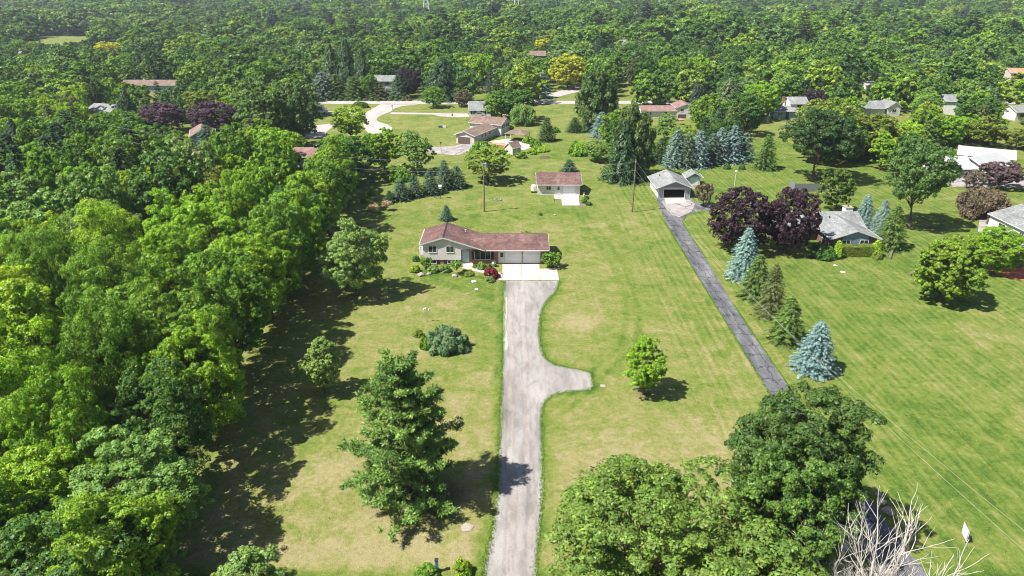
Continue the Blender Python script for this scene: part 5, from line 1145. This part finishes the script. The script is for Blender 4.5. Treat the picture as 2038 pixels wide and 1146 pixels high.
# ------------------------------------------------------------------ distant woods: one mass, scattered by geometry nodes
LIB['far0'] = broad('far0', 91, H=12, Rr=5, cb=0.05, puffs=46, subs=5, leaves=18, leaf=0.5, amp=0.26, ps=0.24)
LIB['far1'] = broad('far1', 92, H=12, Rr=5, cb=0.05, puffs=46, subs=5, leaves=18, leaf=0.5, amp=0.34, ps=0.22, pointy=0.2)
LIB['far2'] = broad('far2', 93, H=12, Rr=5, cb=0.05, puffs=60, subs=5, leaves=16, leaf=0.5, amp=0.2, ps=0.2)
src = [plant(k, x, y_, 12.5, 5.2, 'mid', lb) for k, x, y_, lb in (('far0', 176, 330, 'green tree standing left of the orange-tan roofed house, in front of the far woods'), ('far1', 196, 345, 'pointed green tree between far woods and the orange-tan roofed house'), ('far2', 160, 338, 'rounded green tree at the front of the far woods, upper right'))]
srcm = [bpy.data.objects[[c.name for c in s_.children if c.name.startswith('crown')][0]] for s_ in src]
spr = next(o for o in col.objects if o.parent is not None and o.name.startswith('crown') and o.data.name.startswith('spruce2'))
rn = np.random.RandomState(7); P_, S_, I_ = [], [], []
for (y, x, Hh, Rr, con) in cand[NB:]:
    P_.append((x, y, float(hz(x, y)))); S_.append((Rr / (3.0 if con else 5), Rr / (3.0 if con else 5), Hh / 12)); I_.append(3 if con else rn.randint(0, 3))
yy = 455.0
while yy < 3300:
    R0 = 8.3 + max(0, yy - 700) * 0.0022; st = R0 * 1.42; nx = int(1.62 * (yy + 20) / st)
    for q in range(nx):
        x = -0.81 * (yy + 20) + q * st + rn.uniform(-0.4, 0.4) * st; y2 = yy + rn.uniform(-0.4, 0.4) * st; Rr = R0 * rn.choice([rn.uniform(0.5, 0.9), rn.uniform(0.9, 1.5)])
        con = rn.rand() < 0.10; Hh = 5 + Rr * rn.uniform(0.95, 1.5) * (1 + max(0, yy - 900) * 0.0002)
        gsz = 1.0 + 0.32 * math.sin(x / 47 + math.sin(y2 / 61) * 2) * math.cos(y2 / 58 + math.sin(x / 83) * 2)
        if yy < 860:
            px, py = PROJ(x, y2, Hh * 0.8); pb = PROJ(x, y2, 0)[1]
            if any(x0 - 3 < px < x1 + 3 and y0 < pb and py < y1 and y2 < Y + 6 for x0, y0, x1, y1, Y in KEEP if Y > 390): continue
            if 54 < px < 190 and py < 84 and pb > 69: continue
            if inside(px, pb, OPEN[6]) or inside(px, py, OPEN[6]): continue
            if 56 < x < 96 and 410 < y2 < 475: continue
        P_.append((x, y2, float(hz(x, y2)))); S_.append((Rr / 5 * (1 if not con else 1.4) * gsz,) * 2 + (Hh / 12 * gsz * (1.15 if con else 1),)); I_.append(3 if con else rn.randint(0, 3))
    yy += st * 0.86
pm = bpy.data.meshes.new('distant_woods'); pm.vertices.add(len(P_)); pm.vertices.foreach_set('co', np.array(P_, np.float32).ravel())
a = pm.attributes.new('tsc', 'FLOAT_VECTOR', 'POINT'); a.data.foreach_set('vector', np.array(S_, np.float32).ravel())
a = pm.attributes.new('tix', 'INT', 'POINT'); a.data.foreach_set('value', np.array(I_, np.int32))
a = pm.attributes.new('trot', 'FLOAT_VECTOR', 'POINT'); rr = np.zeros((len(P_), 3), np.float32); rr[:, 2] = rn.uniform(0, 6.283, len(P_)); a.data.foreach_set('vector', rr.ravel())
fo = bpy.data.objects.new('distant_woods', pm); col.objects.link(fo); fo['kind'] = 'stuff'; fo['label'] = 'endless mixed green woodland reaching to the hills'
ng = bpy.data.node_groups.new('scatter_trees', 'GeometryNodeTree'); ng.interface.new_socket('Geometry', in_out='INPUT', socket_type='NodeSocketGeometry'); ng.interface.new_socket('Geometry', in_out='OUTPUT', socket_type='NodeSocketGeometry')
gi = ng.nodes.new('NodeGroupInput'); go_ = ng.nodes.new('NodeGroupOutput'); gti = ng.nodes.new('GeometryNodeGeometryToInstance'); iop = ng.nodes.new('GeometryNodeInstanceOnPoints')
for ob, mt in list(reversed([(s_, 'far_leaf') for s_ in srcm] + [(spr, 'far_needle')])):
    oi = ng.nodes.new('GeometryNodeObjectInfo'); oi.inputs['Object'].default_value = ob; oi.transform_space = 'ORIGINAL'
    sm = ng.nodes.new('GeometryNodeSetMaterial'); sm.inputs['Material'].default_value = M[mt]; ng.links.new(oi.outputs['Geometry'], sm.inputs['Geometry']); ng.links.new(sm.outputs[0], gti.inputs[0])
def nat(nm, dt):
    n = ng.nodes.new('GeometryNodeInputNamedAttribute'); n.data_type = dt; n.inputs['Name'].default_value = nm; return n.outputs[0]
ng.links.new(gi.outputs[0], iop.inputs['Points']); ng.links.new(gti.outputs[0], iop.inputs['Instance']); iop.inputs['Pick Instance'].default_value = True
ng.links.new(nat('tix', 'INT'), iop.inputs['Instance Index']); ng.links.new(nat('tsc', 'FLOAT_VECTOR'), iop.inputs['Scale']); ng.links.new(nat('trot', 'FLOAT_VECTOR'), iop.inputs['Rotation'])
ng.links.new(iop.outputs[0], go_.inputs[0]); md = fo.modifiers.new('scatter', 'NODES'); md.node_group = ng
print('distant', len(P_))
# ------------------------------------------------------------------ bare dead tree
def dead_tree():
    rg = random.Random(21); b = B()
    def grow(p, d, L, r, lv):
        n_ = 4; pl = [tuple(p)]; q = Vector(p); dd = Vector(d)
        for i in range(n_):
            dd = (dd + Vector((rg.gauss(0, .10), rg.gauss(0, .10), 0.05 + rg.gauss(0, .06)))).normalized(); q = q + dd * L / n_; pl.append(tuple(q))
        b.tube(pl, [r * (1 - 0.45 * i / n_) for i in range(n_ + 1)], 6 if lv < 3 else 4, lv > 3)
        if lv >= 5: return
        kids = [4, 5, 5, 4, 4][lv]
        for k in range(kids):
            t = 1.0 if k == 0 else rg.uniform(0.35, 0.95); i0 = min(n_ - 1, int(t * n_)); f = t * n_ - i0
            s_ = Vector(pl[i0]).lerp(Vector(pl[min(n_, i0 + 1)]), f); az = rg.uniform(0, 6.28); tilt = rg.uniform(0.35, 0.75) if k else 0.16
            o_ = dd.orthogonal().normalized(); o_.rotate(__import__('mathutils').Quaternion(dd, az)); nd = (dd * math.cos(tilt) + o_ * math.sin(tilt)).normalized()
            grow(s_, nd, L * rg.uniform(0.62, 0.82), max(0.009, r * (0.6 if k == 0 else 0.45)), lv + 1)
    grow((0, 0, -0.1), (0.02, 0, 1), 2.6, 0.24, 0)
    for az, tl, L in ((0.2, 0.45, 4.0), (2.6, 0.45, 3.6), (1.3, 0.35, 4.0), (3.3, 0.7, 3.0), (5.6, 0.75, 3.8)):
        d = (math.cos(az) * math.sin(tl), math.sin(az) * math.sin(tl), math.cos(tl)); grow((0, 0, 1.6), d, L, 0.12, 2)
    return b
x, y = 23.2, 32.3
dt = thing('dead_tree', 'bare leafless grey tree at the bottom edge over the asphalt drive', 'tree', (x, y, 0))
bt = dead_tree(); o = bt.build('trunk', M['deadwood'], dt); o.scale = (1, 1, 1)
# ------------------------------------------------------------------ poles and wires
def pole(px, by, ty, lab, extra=None, topx=None):
    x, y = G(px, by); Hh = ZAT(ty, y); t = thing('utility_pole', lab, 'utility pole', (x, y, 0))
    B().tube([(0, 0, -0.1), (0, 0, Hh * 0.5), (0, 0, Hh)], [0.17, 0.14, 0.11], 8).build('pole', M['polewood'], t)
    for z in (Hh - 0.35, Hh - 2.0):
        a = B().tube([(0.0, -0.12, z), (0.0, -0.26, z)], [0.03, 0.03], 6).tube([(0, -0.26, z - 0.07), (0, -0.26, z + 0.1)], [0.07, 0.05], 8).build('insulator', M['galv'], t)
    return t, x, y, Hh
p1, x1, y1, h1 = pole(964, 421, 321, 'wooden utility pole with grey transformer on the far lawn')
tr = B().lathe([(0.2, 0), (0.24, 0.05), (0.24, 0.75), (0.18, 0.85)], 12).build('transformer', M['galv'], p1, loc=(0.38, -0.05, h1 - 1.1))
B().box(-0.25, 0, -0.03, 0.03, 0.3, 0.36).build('bracket', M['dark'], tr); B().tube([(0.0, 0, 0.85), (0, 0, 1.05)], [0.04, 0.03], 6).build('bushing', M['rusty'], tr)
B().box(-0.3, -0.18, -0.1, 0.1, 0.05, 2.6).build('cable_guard', flat('yellow_guard', (0.5, 0.36, 0.12), 0.6), p1)
p2, x2, y2, h2 = pole(1258, 422, 317, 'plain wooden utility pole left of the open grey garage')
def wire(name, a, b, sag, rad, mat, lab, grp=None):
    n_ = 14; P = []
    for i in range(n_ + 1):
        t = i / n_; P.append(tuple(a[k] + (b[k] - a[k]) * t - (4 * sag * t * (1 - t) if k == 2 else 0) for k in range(3)))
    return tag(B().tube(P, [rad] * (n_ + 1), 4).build(name, M[mat], None), lab, 'wire', grp)
wire('power_line', (x1, y1 - .26, h1 - .35), (x2, y2 - .26, h2 - .35), 1.0, 0.02, 'dark_wire', 'upper wire strung between the two utility poles')
wire('power_line', (x1, y1 - .26, h1 - 2.0), (x2, y2 - .26, h2 - 2.0), 1.2, 0.02, 'dark_wire', 'lower wire strung between the two utility poles')
wire('power_line', (x1, y1 - .26, h1 - .35), (-78, 133, 16), 1.6, 0.02, 'dark_wire', 'upper wire running left from the transformer pole over the wood')
wire('power_line', (x1, y1 - .26, h1 - 2.0), (-78, 133, 13.5), 1.8, 0.02, 'dark_wire', 'lower wire running left from the transformer pole into the wood')
e1 = G(2120, 1168, 9.0); e2 = G(2120, 1122, 9.0)
wire('power_line', (x2, y2 - .26, h2 - .35), (e1[0], e1[1], 9.0), 2.2, 0.009, 'wire', 'left one of the two long wires crossing the right lawn')
wire('power_line', (x2, y2 - .26, h2 - 2.0), (e2[0], e2[1], 9.0), 2.4, 0.009, 'wire', 'right one of the two long wires crossing the right lawn')
x, y = x2, y2
wire('power_line', (x2, y2 - .26, h2 - .35), (34.5, 139.5, 3.3), 0.5, 0.015, 'wire', 'short service wire from the plain pole down to the grey garage roof')
def pylon(px, by, Hh, lab):
    D = {655: 900, 848: 760, 1028: 800, 429: 1000, 76: 1050, 1310: 1000}[px]; x = (px - CX) / PXM(D, 25); z0 = float(hz(x, D))
    t = thing('transmission_tower', lab, 'pylon', (x, D, z0)); b = B(); r = 0.26
    def wd(z): return 4.0 * (1 - z / Hh) ** 1.1 + 0.55
    zs = [0, 7, 13, 18, 23, 27, 31, 35, Hh]
    for sx in (-1, 1):
        for sy in (-1, 1): b.tube([(sx * wd(z), sy * wd(z), z) for z in zs], [r] * len(zs), 4)
    for z0_, z1_ in zip(zs[:-1], zs[1:]):
        for s_ in (-1, 1):
            b.tube([(-wd(z0_), s_ * wd(z0_), z0_), (wd(z1_), s_ * wd(z1_), z1_)], [0.1, 0.1], 3); b.tube([(wd(z0_), s_ * wd(z0_), z0_), (-wd(z1_), s_ * wd(z1_), z1_)], [0.1, 0.1], 3)
            b.tube([(s_ * wd(z0_), -wd(z0_), z0_), (s_ * wd(z1_), wd(z1_), z1_)], [0.1, 0.1], 3)
    b.build('lattice', M['pale_galv'], t)
    for z in (27, 31, 35):
        B().tube([(-6, 0, z), (0, 0, z + 1.2), (6, 0, z)], [0.12, 0.2, 0.12], 4).tube([(-6, 0, z), (6, 0, z)], [0.1, 0.1], 4).build('crossarm', M['pale_galv'], t)
    return x, D, z0
tw = []
for px, lab in ((76, 'faint lattice pylon at the upper left edge'), (429, 'faint lattice pylon left of the pair at the top'), (655, 'lattice pylon at the top, left of the clearest one'), (848, 'clearest lattice pylon at the top above the big drooping spruce'), (1028, 'lattice pylon at the top centre above the purple-blue house'), (1310, 'faint lattice pylon at the top right of centre')):
    tw.append(pylon(px, 0, 39, lab))
pairs = [(3, 4), (2, 3), (4, 5), (1, 2), (0, 1)]
for i_, j_ in pairs:
    for q, z in enumerate((27, 31, 35)):
        a, c = tw[i_], tw[j_]; a, c = (a, c) if a[0] < c[0] else (c, a)
        wire('transmission_wire', (a[0] + 5.5, a[1], a[2] + z), (c[0] - 5.5, c[1], c[2] + z), 1.0, 0.13, 'pale_galv', '%s wire between %s' % (('lowest', 'middle', 'top')[q], {(3, 4): 'the clearest pylon and the top centre pylon', (2, 3): 'the clearest pylon and the pylon left of it', (4, 5): 'the top centre pylon and the faint right pylon', (1, 2): 'the faint pylon and the third pylon from the left', (0, 1): 'the two leftmost pylons'}[(i_, j_)]))
c = tw[5]
for q, z in enumerate((27, 31)): wire('transmission_wire', (c[0], c[1], c[2] + z), (c[0] + 420, c[1] + 60, c[2] + z + 2), 3, 0.13, 'pale_galv', '%s wire running right from the faint right pylon' % ('lower', 'upper')[q])
# ------------------------------------------------------------------ small things
def post_lamp(px, by, ty, lab, head=0.22, mat='galv'):
    x, y = G(px, by); Hh = ZAT(ty, y); t = thing('lamp_post', lab, 'lamp', (x, y, 0))
    B().tube([(0, 0, 0), (0, 0, Hh - head)], [0.05, 0.04], 8).build('post', M[mat], t); B().lathe([(0.05, Hh - head * 2), (head, Hh - head * 1.4), (head, Hh - head * .6), (0.05, Hh)], 12).build('lamp_head', M['white'], t); return t
post_lamp(1461, 373, 338, 'white post with round white lamp head on the lawn above the purple maples', 0.28, 'white')
x, y = G(850, 640); t = thing('bird_feeder', 'thin pole with two small feeder arms behind the juniper mound', 'bird feeder', (x, y, 0))
B().tube([(0, 0, 0), (0, 0, 2.0)], [0.04, 0.035], 6).build('post', M['galv'], t); B().tube([(-0.35, 0, 1.9), (0, 0, 2.02), (0.35, 0, 1.9)], [0.025] * 3, 5).build('arm', M['galv'], t)
for s_ in (-.35, .35): B().lathe([(0.08, 1.6), (0.1, 1.65), (0.1, 1.85), (0.02, 1.92)], 8, s_, 0).build('feeder', M['white_trim'], t)
x, y = G(877, 395); t = thing('birdhouse', 'white martin birdhouse on a pole at the dark spruce clump', 'birdhouse', (x, y, 0))
B().tube([(0, 0, 0), (0, 0, 2.2)], [0.05, 0.05], 6).build('post', M['dark'], t); B().box(-.28, .28, -.25, .25, 2.2, 2.65).prism([(-.33, 2.652), (.33, 2.652), (0, 2.95)], -.3, .3, 'x').build('house_box', M['white'], t)
# white diamond panel on the verge
x, y = G(1925, 1083); t = thing('sign', 'white diamond-shaped panel with black triangle standing on the right verge', 'sign', (x, y, 0), R(6))
b = B(); w_, hh = 0.34, 0.80; cz = 0.9
b.v = [(0, 0.0, cz - hh), (w_, 0, cz), (0, 0, cz + hh), (-w_, 0, cz)] + [(0, 0.03, cz - hh), (w_, 0.03, cz), (0, 0.03, cz + hh), (-w_, 0.03, cz)]
b.f = [(0, 1, 2, 3), (7, 6, 5, 4), (0, 4, 5, 1), (1, 5, 6, 2), (2, 6, 7, 3), (3, 7, 4, 0)]
o = b.build('panel', M['white'], t); o.rotation_euler = (R(-30), 0, 0)
B().prism([(-0.1, 0.05), (0.52, 0.05), (0.3, 0.75)], 0.12, 0.15, 'y').build('black_triangle', M['dark'], t); B().tube([(0, 0.2, 0), (0, 0.2, 1.3)], [0.03, 0.03], 6).build('post', M['galv'], t)  # black triangular plate behind the lower right of the panel
# fence, statue, rocks, stones, timber edging
x, y = G(1612, 381)
t = thing('fence', 'silvery plank screen fence in front of the massive dark oak', 'fence', (x, y, 0))
B().box(-3.4, 3.6, 0, 0.05, 0.1, 1.75).build('planks', M['fence'], t); B().box(-3.45, -3.35, 0, 3.0, 0.1, 1.75).build('side_planks', M['fence'], t)
for k in range(5): B().box(-3.4 + k * 1.72, -3.3 + k * 1.72, 0.052, 0.15, 0, 1.8).build('post', M['timber'], t)
x, y = G(1162, 398); t = thing('statue', 'small pinkish-white standing statue by the little garden of the beige garage', 'statue', (x, y, 0))
B().lathe([(0.3, 0), (0.3, 0.2), (0.22, 0.22), (0.26, 0.3), (0.2, 0.8), (0.24, 1.15), (0.1, 1.35), (0.06, 1.4)], 12).build('robe', M['skin'], t); B().lathe([(0.05, 1.38), (0.11, 1.45), (0.12, 1.55), (0.06, 1.66)], 10).build('head', M['stone'], t)
def rock(px, py, s_, lab, seed, grp=None, nm='rock', mat='stone', lab_cat='rock', flatn=0.55):
    rg = np.random.RandomState(seed); import bmesh as bm_
    bm = bm_.new(); bm_.ops.create_icosphere(bm, subdivisions=2, radius=1)
    for v in bm.verts: v.co *= 1 + 0.22 * math.sin(v.co.x * 3 + seed) * math.cos(v.co.y * 4 + seed * 2) + rg.uniform(-.07, .07); v.co.z *= flatn
    me = bpy.data.meshes.new(nm); bm.to_mesh(me); bm.free(); me.materials.append(M[mat]); o = bpy.data.objects.new(nm, me); col.objects.link(o)
    x, y = G(px, py); o.location = (x, y, s_ * flatn * 0.5); o.scale = (s_, s_, s_); return tag(o, lab, lab_cat, grp)
rock(1768, 1020, 0.5, 'large pale round boulder beside the end of the asphalt drive', 1); rock(1753, 1000, 0.42, 'smaller pale rock just behind the large boulder', 2); rock(1748, 985, 0.3, 'smallest of the three pale rocks near the dead tree', 3)
rock(1700, 1050, 0.35, 'pale rock in the shade left of the dead tree', 14)
rock(837, 548, 0.55, 'tan boulder at the left bed of the split-level', 4); rock(905, 550, 0.5, 'tan boulder under the arching grass tuft', 5); rock(853, 546, 0.35, 'low tan rock in the flower bed left of the lower windows', 6)
rock(1105, 428, 0.3, 'pale rock on the lawn in front of the small beige garage', 7); rock(1661, 516, 0.35, 'white stone at the left foot of the hedge', 8)
rock(1662, 528, 0.3, 'upper one of two flat white covers on the right lawn', 9, flatn=0.12, mat='white', lab_cat='ground cover plate', nm='cover_plate'); rock(1677, 541, 0.38, 'lower one of two flat white covers on the right lawn', 10, flatn=0.12, mat='white', lab_cat='ground cover plate', nm='cover_plate')
rock(1200, 768, 0.35, 'pale flat rubble patch by the end of the drive stub', 11, flatn=0.14, lab_cat='rubble', nm='rubble'); rock(930, 1050, 0.5, 'flat pale stone slab in the grass left of the drive', 12, flatn=0.10, nm='stone_slab'); rock(943, 560, 0.4, 'small pale blue cover plate on the lawn before the entry', 13, flatn=0.1, mat='door_blue', lab_cat='ground cover plate', nm='cover_plate')
rock(948, 575, 0.3, 'small white cover plate on the lawn near the top of the drive', 17, flatn=0.1, mat='white', lab_cat='ground cover plate', nm='cover_plate')
x, y = G(991, 398); t = thing('fire_ring', 'ring of pale stones on the far lawn right of the transformer pole', 'fire pit', (x, y, 0))
for k in range(9):
    a = k * 0.698; B().box(-.17, .17, -.12, .12, 0, .22).build('stone', M['stone'], t, loc=(math.cos(a) * .7, math.sin(a) * .7, 0), rot=a + 1.5)
x, y = G(1085, 314); t = thing('log_pile', 'brush and log pile on the lawn below the small dark spruce', 'log pile', (x, y, 0))
for k in range(6): B().tube([(-1.3 + .3 * (k % 3), -.5 + .2 * k, .15 + .16 * (k // 3)), (1.2 - .2 * (k % 2), -.4 + .18 * k, .18 + .16 * (k // 3))], [.14, .11], 7).build('log', M['timber'], t)
for i_, (a, b, c_) in enumerate((((1777, 494), (1771, 516), None), ((1830, 521), (1822, 538), (1810, 549)))):
    l = [G(*a), G(*b)] + ([G(*c_)] if c_ else [])
    tag(B().tube([(p[0], p[1], 0.16) for p in l], [0.2] * len(l), 6).build('timber_edging', M['timber'], None), ('short straight timber edging beside the tall green spruce', 'curved timber edging left of the round yellow-green maple')[i_], 'edging')
# car, van, trailer
def car(x, y, rot, L, W_, Hh, mat, lab, van=False):
    t = thing('van' if van else 'parked_car', lab, 'van' if van else 'car', (x, y, 0.03), rot); k = Hh
    if van: sec = [(-L / 2, .35), (L / 2, .35), (L / 2, .9), (L / 2 - .7, 1.15), (L / 2 - 1.3, k), (-L / 2 + .1, k), (-L / 2, 1.2)]
    else: sec = [(-L / 2, .3), (L / 2, .3), (L / 2, .72), (L / 2 - 1.1, .95), (L / 2 - 1.75, k), (-L / 2 + 1.0, k), (-L / 2 + .35, 1.0), (-L / 2, .85)]
    B().prism(sec, -W_ / 2, W_ / 2, 'y').build('body', M[mat], t)
    g = B()
    for s_ in (-1, 1):
        yv = s_ * (W_ / 2 + .004); b0 = len(g.v); q = [(-L * .28, 1.0), (L * .17, .98), (L * .09, k - .09), (-L * .2, k - .09)] if not van else [(-L * .45, 1.25), (L * .28, 1.2), (L * .2, k - .15), (-L * .45, k - .15)]
        g.v += [(a, yv, z) for a, z in q]; g.f.append(tuple(b0 + i for i in (range(4) if s_ < 0 else (3, 2, 1, 0))))
    g.build('side_windows', M['glass'], t)
    for sx in (-L * .31, L * .31):
        for sy in (-1, 1): B().tube([(sx, sy * (W_ / 2 - .12), .32), (sx, sy * (W_ / 2 + .03), .32)], [.33, .33], 14).build('wheel', M['rubber'], t)
    return t
x, y = G(953, 231.5); car(x, y, R(176), 4.7, 1.8, 1.45, 'car_paint', 'silver-blue car parked beside the little white cottage')
x, y = G(634, 226); car(x, y, R(12), 6.5, 2.3, 2.7, 'van_paint', 'white camper van parked on the drive left of the side road', True)
x, y = G(1092, 152); car(x, y, R(182), 4.6, 1.8, 1.5, 'van_paint', 'white car on the lane beyond the little blue spruce')
x, y = G(900, 230.5); t = thing('street_sign', 'dark-based lamp post by the cottage drive', 'lamp', (x, y, 0)); B().tube([(0, 0, 0), (0, 0, 2.6)], [.07, .05], 6).build('post', M['dark'], t); B().box(-.35, .35, -.03, .03, 2.6, 3.1).build('panel', M['galv'], t); B().lathe([(.25, 0), (.25, .5), (.1, .6)], 8).build('base', M['dark'], t)
x, y = G(808.5, 209); t = thing('stop_sign', 'red stop sign with green street-name blades at the junction', 'road sign', (x, y, 0)); B().tube([(0, 0, 0), (0, 0, 2.9)], [.04, .04], 6).build('post', M['galv'], t)
B().tube([(0, -.05, 2.15), (0, -.09, 2.15)], [.38, .38], 8).build('stop_plate', M['redsign'], t); B().box(-.5, .5, -.02, .02, 2.9, 3.1).build('street_blade', M['greensign'], t)
x, y = G(880, 254); t = thing('utility_box', 'dark green box with white pipe on the bright lawn left of the brown-roofed house', 'utility box', (x, y, 0)); B().box(-1.1, 0, -.5, .5, 0, .7).build('box', M['green_frame'], t); B().box(.2, 1.2, -.4, .4, .0, .55).build('lid', M['white_trim'], t)
for px, by, lab in ((737, 221, 'small mailbox on the street corner lawn'), (734, 249, 'dark mailbox at the side road end'), (878, 303, 'black lamp post at the lower parking'), (781, 217, 'small sign stub at the junction curve')):
    x, y = G(px, by); t = thing('mailbox' if 'mail' in lab else 'bollard', lab, 'mailbox' if 'mail' in lab else 'post', (x, y, 0)); Hh = 2.4 if 'lamp' in lab else 1.0
    B().tube([(0, 0, 0), (0, 0, Hh)], [.05, .05], 6).build('post', M['dark'], t); B().box(-.2, .2, -.25, .25, Hh + .001, Hh + .3).build('box_head', M['dark'], t)
x, y = G(1133, 398); tag(B().tube([(0, 0, 0), (0, 0, 0.9)], [.05, .05], 6).build('bollard', M['dark'], None, loc=(*G(1103, 402), 0)), 'short dark post at the front walk of the small beige garage', 'post')
x, y = G(870, 1138); t = thing('marker_post', 'dark blue marker post among bushes at the bottom edge', 'post', (x, y, 0)); B().box(-.1, .1, -.1, .1, 0, 1.2).build('post', M['blue_shutter'], t); B().box(-.14, .14, -.14, .14, 1.201, 1.26).build('cap', M['dark'], t)
x, y = G(1671, 1100); t = thing('bench', 'small dark bench in the shade left of the dead tree', 'bench', (x, y, 0), R(10)); B().box(-.6, .6, -.2, .2, .42, .47).build('seat', M['galv'], t)
for sx in (-.5, .5): B().box(sx - .04, sx + .04, -.18, .18, 0, .419).build('leg', M['dark'], t)
# ------------------------------------------------------------------ haze
hm = bpy.data.materials.new('haze_air'); hm.use_nodes = True; hn = hm.node_tree; hn.nodes.clear(); ho = hn.nodes.new('ShaderNodeOutputMaterial'); hv = hn.nodes.new('ShaderNodeVolumePrincipled')
hv.inputs['Color'].default_value = (0.78, 0.88, 1.0, 1); hv.inputs['Density'].default_value = 0.00013; hv.inputs['Anisotropy'].default_value = 0.2
hn.links.new(hv.outputs[0], ho.inputs['Volume'])
hb = B().box(-4300, 4300, -320, 4300, -60, 175).build('haze', hm, None); hb['kind'] = 'stuff'; hb['label'] = 'thin blue summer haze'

_bad = [(o.name, o['label']) for o in col.objects if o.get('category') and not 4 <= len(str(o['label']).split()) <= 16]
_cnt = {}
for o in col.objects:
    if o.get('category'): _cnt.setdefault(o['label'], []).append(o.name)
print('BADLABEL', _bad[:8], len(_bad), 'DUP', [k for k, v in _cnt.items() if len(v) > 1][:8])
